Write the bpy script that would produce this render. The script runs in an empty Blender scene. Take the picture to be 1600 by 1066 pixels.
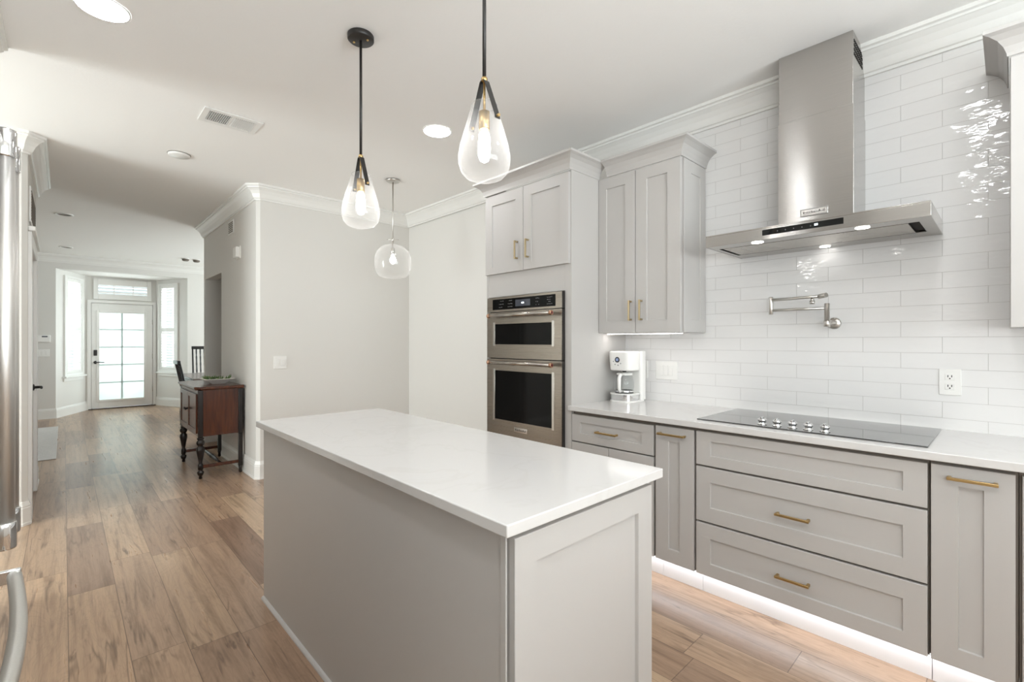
import bpy, bmesh, math, random
from mathutils import Vector, Matrix
random.seed(7)
PI = math.pi
scene = bpy.context.scene
C = scene.collection

# ------------------------------------------------------------------ camera
CAM_H = 1.33
cam_data = bpy.data.cameras.new('camera')
cam = bpy.data.objects.new('camera', cam_data); C.objects.link(cam)
cam_data.sensor_width = 36.0
cam_data.lens = 738.0 / 1600.0 * 36.0
cam_data.clip_start = 0.02
cam.location = (0, 0, CAM_H)
cam.rotation_euler = (PI/2, 0, -math.radians(43.5))
scene.camera = cam

# ------------------------------------------------------------------ world, daylight, exposure
vs = scene.view_settings
vs.view_transform = 'Standard'; vs.look = 'None'; vs.gamma = 1.0; vs.use_curve_mapping = False
vs.exposure = 0.42
scene.cycles.use_denoising = True
scene.cycles.max_bounces = 10
scene.cycles.diffuse_bounces = 6
scene.cycles.glossy_bounces = 5
scene.cycles.transparent_max_bounces = 16
scene.cycles.caustics_reflective = False
scene.cycles.caustics_refractive = False
scene.cycles.sample_clamp_indirect = 6.0
world = bpy.data.worlds.new('world'); scene.world = world
world.use_nodes = True
bgn = world.node_tree.nodes['Background']
bgn.inputs['Color'].default_value = (0.90, 0.96, 1.0, 1)
bgn.inputs['Strength'].default_value = 0.68

def area(name, loc, target, sx, sy, power, col=(1, 1, 1), spread=180):
    d = bpy.data.lights.new(name, 'AREA'); d.shape = 'RECTANGLE'
    d.size = sx; d.size_y = sy; d.energy = power; d.color = col; d.spread = math.radians(spread)
    o = bpy.data.objects.new(name, d); C.objects.link(o)
    o.location = loc
    o.rotation_euler = (Vector(target) - Vector(loc)).to_track_quat('-Z', 'Y').to_euler()
    return o
# daylight at the bay and front door; the rest is added fill through unseen windows
DAY = (0.91, 0.96, 1.0)
area('added_fill_behind', (1.0, -2.66, 1.65), (1.0, -1.2, 2.82), 2.6, 1.5, 76, (0.92, 0.965, 1.0), 125)
area('added_fill_left', (-1.28, -1.4, 1.65), (0.6, -0.9, 2.82), 1.9, 1.4, 34, (0.98, 0.98, 1.0), 140)
area('added_fill_side_room', (-3.42, 4.19, 1.3), (0.2, 4.5, 1.8), 1.25, 2.25, 108, (0.94, 0.965, 1.0))
area('daylight_front_door', (0.86, 12.75, 1.2), (0.86, 5, 1.0), 1.0, 2.0, 46, (0.95, 0.98, 1.0))
area('daylight_bay_left', (-0.32, 12.1, 1.7), (1.2, 11.4, 1.4), 0.7, 1.7, 34, DAY)
area('daylight_bay_right', (2.02, 12.1, 1.7), (0.5, 11.4, 1.4), 0.7, 1.7, 34, DAY)
area('added_fill_dining', (4.72, 9.3, 1.65), (1.2, 9.0, 1.9), 1.6, 1.8, 120, DAY)
CAN_POWER = 50.0        # emission of the recessed lights
BULB_POWER = 26.0       # emission of the pendant bulbs
STRIP_POWER = 17.0      # emission of the toe kick strip
UNDER_POWER = 10.0       # emission of the strip under the wall cabinet
HOOD_POWER = 11.0       # emission of the hood lamps

# ------------------------------------------------------------------ materials
def srgb(r, g, b):
    f = lambda c: c/12.92 if c <= 0.04045 else ((c+0.055)/1.055)**2.4
    return (f(r/255), f(g/255), f(b/255), 1)

class NT:
    def __init__(s, name):
        s.m = bpy.data.materials.new(name); s.m.use_nodes = True
        s.t = s.m.node_tree; s.n = s.t.nodes
        s.b = s.n['Principled BSDF']; s.out = s.n['Material Output']
    def new(s, typ, **kw):
        n = s.n.new('ShaderNode' + typ)
        for k, v in kw.items(): setattr(n, k, v)
        return n
    def link(s, a, b): s.t.links.new(a, b)
    def val(s, sock, v):
        if hasattr(v, 'is_linked') or hasattr(v, 'links'): s.link(v, sock)
        else: sock.default_value = v
    def math(s, op, a, b=0.0, c=None):
        n = s.new('Math', operation=op); s.val(n.inputs[0], a); s.val(n.inputs[1], b)
        if c is not None: s.val(n.inputs[2], c)
        return n.outputs[0]
    def mix(s, f, a, b, blend='MIX'):
        n = s.new('Mix', data_type='RGBA', blend_type=blend)
        s.val(n.inputs[0], f); s.val(n.inputs[6], a); s.val(n.inputs[7], b)
        return n.outputs[2]
    def ramp(s, f, stops):
        n = s.new('ValToRGB'); s.link(f, n.inputs[0]); cr = n.color_ramp
        while len(cr.elements) > 1: cr.elements.remove(cr.elements[-1])
        cr.elements[0].position, cr.elements[0].color = stops[0]
        for p, c in stops[1:]:
            e = cr.elements.new(p); e.color = c
        return n.outputs[0]
    def noise(s, vec, scale, detail=3, rough=0.5, w=None, dist=0.0):
        n = s.new('TexNoise')
        if w is not None: n.noise_dimensions = '4D'; s.val(n.inputs['W'], w)
        if vec is not None: s.link(vec, n.inputs['Vector'])
        n.inputs['Scale'].default_value = scale; n.inputs['Detail'].default_value = detail
        n.inputs['Roughness'].default_value = rough; n.inputs['Distortion'].default_value = dist
        return n
    def bump(s, h, strength, dist):
        n = s.new('Bump'); s.link(h, n.inputs['Height'])
        n.inputs['Strength'].default_value = strength; n.inputs['Distance'].default_value = dist
        s.link(n.outputs[0], s.b.inputs['Normal']); return n
    def obj(s):
        return s.new('TexCoord').outputs['Object']

def paint(name, col, rough=0.45, bump=0.0, scale=120, spec=0.5, metal=0.0, var=0.0, aniso=0.0, coat=0.0):
    k = NT(name)
    k.b.inputs['Base Color'].default_value = col
    k.b.inputs['Roughness'].default_value = rough
    k.b.inputs['Specular IOR Level'].default_value = spec
    k.b.inputs['Metallic'].default_value = metal
    k.b.inputs['Coat Weight'].default_value = coat
    n = k.noise(k.obj(), scale, 2)
    if bump: k.bump(n.outputs[0], bump, 0.002)
    if var:
        d = tuple(c*(1-var) for c in col[:3]) + (1,)
        n2 = k.noise(k.obj(), 2.5, 2)
        k.link(k.mix(n2.outputs[0], col, d), k.b.inputs['Base Color'])
    return k.m

M = {}
M['wall'] = paint('wall_paint', srgb(224, 222, 218), 0.62, 0.12, 160, 0.3)
M['ceiling'] = paint('ceiling_paint', srgb(246, 245, 243), 0.7, 0.25, 60, 0.25)
M['trim'] = paint('trim_paint', srgb(236, 235, 232), 0.32, 0, 100, 0.5)
M['cab'] = paint('cabinet_paint', srgb(190, 187, 184), 0.36, 0.03, 200, 0.45)
M['gap'] = paint('cabinet_shadow_frame', srgb(120, 112, 104), 0.6, 0, 100, 0.3)  # cabinet grey darkened for shade between the fronts; reused on other dark parts
M['toe'] = paint('toe_kick_paint', srgb(225, 222, 220), 0.4, 0, 100, 0.4)
M['black'] = paint('black_metal', srgb(38, 35, 33), 0.4, 0.02, 300, 0.5)
M['black_gloss'] = paint('black_glass', (0.006, 0.006, 0.006, 1), 0.05, 0, 100, 0.5)
M['ceramic'] = paint('ceramic_cooktop_glass', (0.010, 0.010, 0.010, 1), 0.045, 0, 100, 0.95, coat=0.6)
M['oven_glass'] = paint('tinted_oven_glass', (0.004, 0.004, 0.004, 1), 0.06, 0, 100, 0.14)
M['screen'] = paint('screen_grey', srgb(70, 74, 84), 0.1)
M['mark'] = paint('printed_white', srgb(190, 190, 190), 0.5)
M['brass'] = paint('brushed_brass', srgb(198, 168, 116), 0.33, 0.02, 400, 0.5, 1.0)
M['dbrass'] = paint('pale_brass', srgb(190, 172, 138), 0.35, 0.02, 400, 0.5, 1.0)  # paler brass tone for the upright handles
M['chrome'] = paint('chrome', srgb(225, 225, 225), 0.07, 0, 100, 0.5, 1.0)
M['nickel'] = paint('brushed_nickel', srgb(204, 201, 196), 0.28, 0.02, 300, 0.5, 1.0)
M['copper'] = paint('copper_cap', srgb(190, 150, 125), 0.3, 0, 100, 0.5, 1.0)
M['red'] = paint('dark_red_enamel', srgb(92, 30, 28), 0.3)
M['plastic'] = paint('white_plastic', srgb(238, 237, 234), 0.28, 0, 100, 0.5)
M['hole'] = paint('dark_opening', srgb(45, 42, 40), 0.8, 0, 100, 0.2)
M['china'] = paint('white_china', srgb(240, 238, 232), 0.18, 0, 100, 0.5)
M['darkwood'] = paint('ebonised_wood', srgb(24, 14, 11), 0.3, 0.03, 60, 0.5)
M['chairwood'] = paint('black_chair_paint', srgb(28, 25, 26), 0.22, 0.02, 60, 0.5)
M['tabletop'] = paint('grey_tabletop', srgb(120, 108, 104), 0.25, 0.02, 60, 0.5)
M['threshold'] = paint('dark_threshold', srgb(90, 84, 78), 0.5, 0, 100, 0.5)
M['shadeback'] = paint('outside_hedge', srgb(120, 150, 95), 0.8, 0.2, 20, 0.2, var=0.5)
M['lawn'] = paint('outside_paving', srgb(205, 203, 198), 0.8, 0.1, 20, 0.2)

def steel(name, col, rough, axis, aniso):
    """brushed stainless steel; the brushing runs along the axis that is not stretched"""
    k = NT(name)
    k.b.inputs['Metallic'].default_value = 1.0
    mp = k.new('Mapping'); k.link(k.obj(), mp.inputs[0])
    mp.inputs['Scale'].default_value = axis
    n = k.noise(mp.outputs[0], 1.0, 3)
    c2 = tuple(c*0.86 for c in col[:3]) + (1,)
    k.link(k.mix(n.outputs[0], col, c2), k.b.inputs['Base Color'])
    r = k.new('MapRange'); k.link(n.outputs[0], r.inputs[0])
    r.inputs[3].default_value = rough*0.8; r.inputs[4].default_value = rough*1.25
    k.link(r.outputs[0], k.b.inputs['Roughness'])
    if aniso:
        k.b.inputs['Anisotropic'].default_value = aniso
        tg = k.new('CombineXYZ'); tg.inputs[0].default_value = 0.015; tg.inputs[1].default_value = 0.015; tg.inputs[2].default_value = 1.0      # brushed across: glints run upright
        k.link(tg.outputs[0], k.b.inputs['Tangent'])
    return k.m
M['ovensteel'] = steel('oven_steel', srgb(158, 150, 141), 0.28, (3, 3, 500), 0.0)
M['steel'] = steel('brushed_steel', srgb(190, 184, 176), 0.26, (3, 3, 500), 0.0)
M['hoodsteel'] = steel('hood_steel', srgb(196, 193, 189), 0.20, (3, 3, 500), 0.97)
M['fridgesteel'] = steel('fridge_handle_steel', srgb(228, 226, 222), 0.42, (400, 400, 3), 0.0)
M['steel_v'] = steel('brushed_steel_upright', srgb(205, 202, 197), 0.24, (400, 400, 3), 0.0)

def quartz():
    k = NT('white_quartz'); o = k.obj()
    n = k.noise(o, 2.2, 5, 0.55, dist=1.2)
    vein = k.ramp(n.outputs[0], [(0.47, (0, 0, 0, 1)), (0.5, (1, 1, 1, 1)), (0.53, (0, 0, 0, 1))])
    v = k.math('MULTIPLY', vein, 0.10)
    k.link(k.mix(v, srgb(214, 212, 210), srgb(184, 178, 168)), k.b.inputs['Base Color'])
    k.b.inputs['Roughness'].default_value = 0.13
    return k.m
M['quartz'] = quartz()

def tile():
    """glossy white 3 x 12 inch tile, hand-made waviness, running bond"""
    k = NT('glossy_white_tile'); o = k.obj()
    sp = k.new('SeparateXYZ'); k.link(o, sp.inputs[0])
    u = k.math('ADD', sp.outputs[1], -0.066 + 0.1524 + 3.048)
    v = k.math('ADD', sp.outputs[2], -0.892 + 0.762*2)
    cb = k.new('CombineXYZ'); k.link(u, cb.inputs[0]); k.link(v, cb.inputs[1])
    br = k.new('TexBrick'); br.offset = 0.5; br.offset_frequency = 2
    k.link(cb.outputs[0], br.inputs['Vector'])
    br.inputs['Color1'].default_value = (0, 0, 0, 1); br.inputs['Color2'].default_value = (1, 1, 1, 1)
    br.inputs['Mortar'].default_value = (0.5, 0.5, 0.5, 1)
    br.inputs['Scale'].default_value = 1.0; br.inputs['Mortar Size'].default_value = 0.0011
    br.inputs['Mortar Smooth'].default_value = 0.6; br.inputs['Bias'].default_value = 0.0
    br.inputs['Brick Width'].default_value = 0.3048; br.inputs['Row Height'].default_value = 0.0762
    w = k.math('MULTIPLY', br.outputs['Color'], 40.0)
    mp = k.new('Mapping'); k.link(cb.outputs[0], mp.inputs[0]); mp.inputs['Scale'].default_value = (1.0, 2.1, 1)
    n1 = k.noise(mp.outputs[0], 9.0, 2.0, 0.45, w=w)
    n2 = k.noise(mp.outputs[0], 30.0, 1.0, 0.4, w=w)
    h = k.math('ADD', n1.outputs[0], k.math('MULTIPLY', n2.outputs[0], 0.16))
    h = k.math('SUBTRACT', h, k.math('MULTIPLY', br.outputs['Fac'], 0.45))
    k.bump(h, 0.55, 0.008)
    col = k.mix(br.outputs['Fac'], srgb(232, 231, 230), srgb(200, 197, 194))
    k.link(col, k.b.inputs['Base Color'])
    k.b.inputs['Roughness'].default_value = 0.06
    return k.m
M['tile'] = tile()

def floor_mat():
    k = NT('oak_plank_floor'); o = k.obj()
    sp = k.new('SeparateXYZ'); k.link(o, sp.inputs[0])
    W, L = 0.19, 1.22
    xs = k.math('DIVIDE', k.math('ADD', sp.outputs[0], 10*W - 0.0145), W)
    row = k.math('FLOOR', xs); fx = k.math('FRACT', xs)
    wn = k.new('TexWhiteNoise', noise_dimensions='1D'); k.link(row, wn.inputs['W'])
    ys = k.math('ADD', k.math('DIVIDE', k.math('ADD', sp.outputs[1], 10.0), L), k.math('MULTIPLY', wn.outputs[0], 7.3))
    pl = k.math('FLOOR', ys); fy = k.math('FRACT', ys)
    cb = k.new('CombineXYZ'); k.link(row, cb.inputs[0]); k.link(pl, cb.inputs[1])
    wn2 = k.new('TexWhiteNoise', noise_dimensions='2D'); k.link(cb.outputs[0], wn2.inputs['Vector'])
    rnd = wn2.outputs['Value']
    base = k.ramp(rnd, [(0.0, srgb(146, 119, 101)), (0.25, srgb(172, 145, 123)), (0.5, srgb(190, 161, 134)),
                        (0.75, srgb(160, 132, 111)), (1.0, srgb(198, 171, 143))])
    wv = k.math('MULTIPLY', rnd, 60.0)
    mp = k.new('Mapping'); k.link(o, mp.inputs[0]); mp.inputs['Scale'].default_value = (26, 1.4, 1)
    g1 = k.noise(mp.outputs[0], 1.0, 5, 0.6, w=wv, dist=0.6)
    mp2 = k.new('Mapping'); k.link(o, mp2.inputs[0]); mp2.inputs['Scale'].default_value = (150, 5, 1)
    g2 = k.noise(mp2.outputs[0], 1.0, 3, 0.6, w=wv)
    mp3 = k.new('Mapping'); k.link(o, mp3.inputs[0]); mp3.inputs['Scale'].default_value = (7, 1.6, 1)
    g3 = k.noise(mp3.outputs[0], 1.0, 3, 0.55, w=wv, dist=1.4)
    # cathedral figure: rings of a distorted low noise
    rings = k.math('FRACT', k.math('MULTIPLY', g3.outputs[0], 14.0))
    rg = k.ramp(rings, [(0.0, (0.55, 0.55, 0.55, 1)), (0.25, (1, 1, 1, 1)), (0.8, (1, 1, 1, 1)), (1.0, (0.55, 0.55, 0.55, 1))])
    sh1 = k.ramp(g1.outputs[0], [(0.28, (0.52, 0.47, 0.43, 1)), (0.5, (0.97, 0.96, 0.95, 1)), (0.75, (1.14, 1.12, 1.09, 1))])
    sh2 = k.ramp(g2.outputs[0], [(0.3, (0.86, 0.85, 0.84, 1)), (0.65, (1.04, 1.04, 1.03, 1))])
    c = k.mix(0.85, base, sh1, 'MULTIPLY'); c = k.mix(0.8, c, sh2, 'MULTIPLY'); c = k.mix(0.22, c, rg, 'MULTIPLY')
    # dark mineral streaks and knots
    mp4 = k.new('Mapping'); k.link(o, mp4.inputs[0]); mp4.inputs['Scale'].default_value = (11, 2.0, 1)
    g4 = k.noise(mp4.outputs[0], 1.0, 4, 0.62, w=k.math('ADD', wv, 9.0), dist=1.0)
    kn = k.ramp(g4.outputs[0], [(0.0, (1, 1, 1, 1)), (0.30, (1, 1, 1, 1)), (0.38, (0, 0, 0, 1))])
    c = k.mix(k.math('MULTIPLY', kn, 0.72), c, srgb(84, 62, 48))
    # thin cracks that run with the grain
    mp5 = k.new('Mapping'); k.link(o, mp5.inputs[0]); mp5.inputs['Scale'].default_value = (9, 0.9, 1)
    g5 = k.noise(mp5.outputs[0], 1.0, 3, 0.6, w=k.math('ADD', wv, 21.0), dist=0.8)
    ln = k.math('ABSOLUTE', k.math('SUBTRACT', g5.outputs[0], 0.5))
    ln = k.ramp(ln, [(0.0, (1, 1, 1, 1)), (0.010, (0.6, 0.6, 0.6, 1)), (0.028, (0, 0, 0, 1))])
    g6 = k.noise(o, 3.2, 2, 0.5, w=wv)
    mk = k.ramp(g6.outputs[0], [(0.46, (0, 0, 0, 1)), (0.62, (1, 1, 1, 1))])
    c = k.mix(k.math('MULTIPLY', k.math('MULTIPLY', ln, mk), 0.62), c, srgb(88, 66, 52))
    # joints
    ex = k.math('MINIMUM', fx, k.math('SUBTRACT', 1.0, fx))
    ey = k.math('MINIMUM', fy, k.math('SUBTRACT', 1.0, fy))
    jx = k.math('LESS_THAN', ex, 0.0085); jy = k.math('LESS_THAN', ey, 0.0014)
    j = k.math('MAXIMUM', jx, jy)
    c = k.mix(k.math('MULTIPLY', j, 0.6), c, srgb(70, 52, 42))
    k.link(c, k.b.inputs['Base Color'])
    r = k.new('MapRange'); k.link(g1.outputs[0], r.inputs[0]); r.inputs[3].default_value = 0.34; r.inputs[4].default_value = 0.24
    k.link(r.outputs[0], k.b.inputs['Roughness'])
    k.b.inputs['Specular IOR Level'].default_value = 0.5
    k.bump(k.math('SUBTRACT', k.math('MULTIPLY', g2.outputs[0], 0.3), j), 0.18, 0.002)
    return k.m
M['floor'] = floor_mat()

def mahogany():
    k = NT('mahogany_veneer'); o = k.obj()
    mp = k.new('Mapping'); k.link(o, mp.inputs[0]); mp.inputs['Scale'].default_value = (40, 40, 3)
    n = k.noise(mp.outputs[0], 1.0, 4, 0.6, dist=0.5)
    k.link(k.ramp(n.outputs[0], [(0.25, srgb(50, 24, 13)), (0.5, srgb(78, 39, 21)), (0.8, srgb(100, 54, 29))]), k.b.inputs['Base Color'])
    k.b.inputs['Roughness'].default_value = 0.24
    return k.m
M['mahogany'] = mahogany()

def leaf():
    k = NT('succulent_leaf'); o = k.obj()
    n = k.noise(o, 30, 3)
    k.link(k.ramp(n.outputs[0], [(0.3, srgb(38, 58, 30)), (0.55, srgb(88, 116, 62)), (0.75, srgb(150, 150, 92))]), k.b.inputs['Base Color'])
    k.b.inputs['Roughness'].default_value = 0.5
    return k.m
M['leaf'] = leaf()

def rug_mat():
    k = NT('grey_woven_rug'); o = k.obj()
    w = k.new('TexWave', wave_type='BANDS', bands_direction='X'); k.link(o, w.inputs[0])
    w.inputs['Scale'].default_value = 26; w.inputs['Distortion'].default_value = 3; w.inputs['Detail'].default_value = 2
    n = k.noise(o, 40, 4)
    f = k.math('MULTIPLY', k.math('ADD', w.outputs['Fac'], n.outputs[0]), 0.5)
    k.link(k.ramp(f, [(0.25, srgb(196, 193, 192)), (0.7, srgb(226, 224, 222))]), k.b.inputs['Base Color'])
    k.b.inputs['Roughness'].default_value = 0.95; k.bump(n.outputs[0], 0.5, 0.004)
    return k.m
M['rug'] = rug_mat()

def emit(name, col, s):
    k = NT(name); e = k.new('Emission'); e.inputs[0].default_value = col; e.inputs[1].default_value = s
    k.link(e.outputs[0], k.out.inputs[0]); return k.m
M['can'] = emit('recessed_light_glow', (0.95, 0.975, 1.0, 1), CAN_POWER)
M['bulb'] = emit('bulb_glow', (1.0, 0.97, 0.93, 1), BULB_POWER)
M['strip'] = emit('toe_strip_glow', (0.88, 0.93, 1.0, 1), STRIP_POWER)
M['under'] = emit('undercabinet_glow', (1.0, 0.97, 0.94, 1), UNDER_POWER)
M['hoodlamp'] = emit('hood_lamp_glow', (1.0, 0.97, 0.93, 1), HOOD_POWER)
M['led'] = emit('blue_white_led', (0.85, 0.95, 1.0, 1), 2.0)
M['lcd'] = emit('blue_lcd', (0.45, 0.55, 0.8, 1), 0.45)

def glass(name, tint=(1, 1, 1, 1), rough=0.02, body=0.0, spec=1.0):
    """thin clear glass: see-through face on, glossy and denser towards the rim"""
    k = NT(name)
    tr = k.new('BsdfTransparent'); tr.inputs[0].default_value = tint
    gl = k.new('BsdfGlossy'); gl.inputs[0].default_value = (1, 1, 1, 1); gl.inputs[1].default_value = rough
    fr = k.new('Fresnel'); fr.inputs[0].default_value = 1.45
    mx = k.new('MixShader'); ge = k.new('NewGeometry'); k.link(k.math('MULTIPLY', k.math('MULTIPLY', fr.outputs[0], k.math('SUBTRACT', 1.0, ge.outputs['Backfacing'])), spec), mx.inputs[0])
    k.link(tr.outputs[0], mx.inputs[1]); k.link(gl.outputs[0], mx.inputs[2])
    last = mx.outputs[0]
    if body:
        df = k.new('BsdfTranslucent'); df.inputs[0].default_value = (0.95, 0.95, 0.95, 1)
        d2 = k.new('BsdfDiffuse'); d2.inputs[0].default_value = (0.95, 0.95, 0.95, 1)
        ad = k.new('MixShader'); ad.inputs[0].default_value = 0.5
        k.link(df.outputs[0], ad.inputs[1]); k.link(d2.outputs[0], ad.inputs[2])
        lw = k.new('LayerWeight'); lw.inputs[0].default_value = 0.35
        m2 = k.new('MixShader')
        k.link(k.math('ADD', k.math('MULTIPLY', lw.outputs['Facing'], body*2.2), body*0.35), m2.inputs[0])
        k.link(last, m2.inputs[1]); k.link(ad.outputs[0], m2.inputs[2]); last = m2.outputs[0]
    k.link(last, k.out.inputs[0]); return k.m
M['glass'] = glass('clear_window_glass', (0.97, 1, 0.99, 1))
M['globe'] = glass('seeded_lamp_glass', (0.99, 0.99, 0.99, 1), 0.03, 0.10)
M['carafe'] = glass('carafe_glass', (0.93, 0.94, 0.94, 1), 0.03, 0.05)

def frosted():
    k = NT('frosted_shade'); o = k.obj()
    n = k.noise(o, 3, 3)
    t = k.new('BsdfTranslucent'); k.link(k.mix(n.outputs[0], (0.56, 0.62, 0.60, 1), (0.62, 0.665, 0.65, 1)), t.inputs[0])
    d = k.new('BsdfDiffuse'); d.inputs[0].default_value = (0.7, 0.75, 0.74, 1)
    mx = k.new('MixShader'); mx.inputs[0].default_value = 0.25
    k.link(t.outputs[0], mx.inputs[1]); k.link(d.outputs[0], mx.inputs[2]); k.link(mx.outputs[0], k.out.inputs[0])
    return k.m
M['frost'] = frosted()

# ------------------------------------------------------------------ mesh helpers
class MB:
    def __init__(s): s.bm = bmesh.new(); s.mats = []; s.mi = 0
    def mat(s, m):
        m = M[m]
        if m not in s.mats: s.mats.append(m)
        s.mi = s.mats.index(m); return s
    def face(s, vs, smooth=False):
        try:
            f = s.bm.faces.new(vs); f.material_index = s.mi; f.smooth = smooth; return f
        except ValueError: return None
    def box(s, x0, x1, y0, y1, z0, z1, bev=0.0, T=None, seg=2):
        if x0 > x1: x0, x1 = x1, x0
        if y0 > y1: y0, y1 = y1, y0
        if z0 > z1: z0, z1 = z1, z0
        P = [(x, y, z) for z in (z0, z1) for y in (y0, y1) for x in (x0, x1)]
        vs = [s.bm.verts.new(T @ Vector(p) if T else p) for p in P]
        fs = [s.face([vs[i] for i in q]) for q in ((0, 2, 3, 1), (4, 5, 7, 6), (0, 1, 5, 4), (2, 6, 7, 3), (0, 4, 6, 2), (1, 3, 7, 5))]
        if bev:
            es = {e for f in fs for e in f.edges}
            r = bmesh.ops.bevel(s.bm, geom=list(es), offset=bev, segments=seg, affect='EDGES', profile=0.5, material=s.mi)
            for f in r['faces']: f.smooth = True
        return s
    def rings(s, rings, close=True, cap0=True, cap1=True, smooth=False):
        R = [[s.bm.verts.new(p) for p in r] for r in rings]
        n = len(R[0])
        for a, b in zip(R, R[1:]):
            for i in range(n if close else n-1):
                j = (i+1) % n
                s.face([a[i], a[j], b[j], b[i]], smooth)
        if cap0: s.face(list(reversed(R[0])))
        if cap1: s.face(R[-1])
        return s
    def tube(s, pts, r, n=12, caps=True, smooth=True):
        pts = [Vector(p) for p in pts]
        rs = r if isinstance(r, (list, tuple)) else [r]*len(pts)
        rings = []; prev = None
        for i, p in enumerate(pts):
            a = pts[max(i-1, 0)]; b = pts[min(i+1, len(pts)-1)]
            t = (b - a).normalized()
            if prev is None:
                u = t.orthogonal().normalized()
            else:
                u = (prev - t*prev.dot(t)).normalized()
            prev = u; w = t.cross(u)
            rings.append([p + (u*math.cos(k*2*PI/n) + w*math.sin(k*2*PI/n))*rs[i] for k in range(n)])
        return s.rings(rings, True, caps, caps, smooth)
    def lathe(s, prof, c, axis='Z', n=24, cap0=True, cap1=True, smooth=True):
        """prof: (radius, height) pairs along the axis from c"""
        c = Vector(c); rings = []
        for r, h in prof:
            ring = []
            for k in range(n):
                a = k*2*PI/n; x, y = max(r, 1e-5)*math.cos(a), max(r, 1e-5)*math.sin(a)
                v = {'Z': (x, y, h), 'X': (h, x, y), 'Y': (y, h, x)}[axis]
                ring.append(c + Vector(v))
            rings.append(ring)
        return s.rings(rings, True, cap0, cap1, smooth)
    def prism(s, poly, z0, z1, T=None):
        f = (lambda p: T @ Vector(p)) if T else (lambda p: p)
        return s.rings([[f((x, y, z0)) for x, y in poly], [f((x, y, z1)) for x, y in poly]])
    def sweep(s, path, prof, z0, closed_prof=True):
        """path: plan polyline with the room on its left; prof: (out, dz) pairs, mitred at every corner"""
        P = [Vector((x, y)) for x, y in path]
        rings = []
        for i, p in enumerate(P):
            ds = []
            if i > 0: ds.append((P[i]-P[i-1]).normalized())
            if i < len(P)-1: ds.append((P[i+1]-P[i]).normalized())
            ns = [Vector((-d.y, d.x)) for d in ds]
            m = sum(ns, Vector((0, 0))).normalized()
            m = m / max(0.2, m.dot(ns[0]))
            rings.append([(p.x + m.x*o, p.y + m.y*o, z0 + dz) for o, dz in prof])
        return s.rings(rings, True, True, True)
    def shaker(s, org, U, V, N, w, h, t, inner, rec=0.009, ch=0.0015):
        """door or drawer front: org = back lower corner; U across, V up, N outward; inner = (left, right, bottom, top) frame widths"""
        org, U, V, N = map(Vector, (org, U, V, N))
        def ring(l, r, b, tp, d):
            return [org + U*a + V*c + N*d for a, c in ((l, b), (w-r, b), (w-r, h-tp), (l, h-tp))]
        l, r, b, tp = inner; e = 0.002
        return s.rings([ring(0, 0, 0, 0, 0), ring(0, 0, 0, 0, t-ch), ring(ch, ch, ch, ch, t), ring(l, r, b, tp, t),
                        ring(l+e, r+e, b+e, tp+e, t-rec)])
    def build(s, name, parent=None, shift=(0, 0, 0)):
        bmesh.ops.recalc_face_normals(s.bm, faces=s.bm.faces)
        me = bpy.data.meshes.new(name)
        if any(shift): bmesh.ops.translate(s.bm, verts=s.bm.verts, vec=-Vector(shift))
        s.bm.to_mesh(me); s.bm.free()
        for m in s.mats: me.materials.append(m)
        o = bpy.data.objects.new(name, me); C.objects.link(o)
        if parent: o.parent = parent
        return o

def mb(m): return MB().mat(m)

class Thing:
    """an Empty at the thing's base that parents its parts; parts are modelled in world coordinates"""
    def __init__(s, name, label, cat, loc, group=None, kind=None):
        s.loc = Vector(loc)
        s.o = bpy.data.objects.new(name, None); C.objects.link(s.o)
        s.o.location = s.loc; s.o.empty_display_size = 0.05
        if label: s.o['label'] = label
        if cat: s.o['category'] = cat
        if group: s.o['group'] = group
        if kind: s.o['kind'] = kind
    def part(s, name, m, parent=None, label=None):
        o = m.build(name, parent or s.o, s.loc)
        if label: o['label'] = label
        return o
    def copy(s, loc, label=None, rz=0.0):
        def rec(src, par):
            c = src.copy(); C.objects.link(c)
            if par: c.parent = par
            for ch in list(src.children): rec(ch, c)
            return c
        r = rec(s.o, None); r.location = loc; r.rotation_euler = (0, 0, rz)
        if label: r['label'] = label
        return r

def tag(o, label, cat, group=None, kind=None):
    o['label'] = label; o['category'] = cat
    if group: o['group'] = group
    if kind: o['kind'] = kind
    return o
def struct(name, m, parent=None):
    o = m.build(name, parent)
    if parent is None: o['kind'] = 'structure'
    return o

def text_part(t, name, body, size, origin, U, V, m, parent):
    """raised lettering lying in the plane of U and V, centred at origin"""
    cu = bpy.data.curves.new(name, 'FONT'); cu.body = body; cu.size = size
    cu.align_x = 'CENTER'; cu.align_y = 'CENTER'; cu.extrude = 0.0004; cu.resolution_u = 2
    cu.space_character = 1.15
    tmp = bpy.data.objects.new(name, cu); C.objects.link(tmp)
    dg = bpy.context.evaluated_depsgraph_get(); dg.update()
    me = bpy.data.meshes.new_from_object(tmp.evaluated_get(dg))
    bpy.data.objects.remove(tmp); bpy.data.curves.remove(cu)
    U, V = Vector(U), Vector(V); N = U.cross(V); o = Vector(origin) - t.loc
    for v in me.vertices:
        c = v.co.copy(); v.co = o + U*c.x + V*c.y + N*c.z
    me.materials.clear(); me.materials.append(M[m])
    ob = bpy.data.objects.new(name, me); C.objects.link(ob); ob.parent = parent
    return ob

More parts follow.
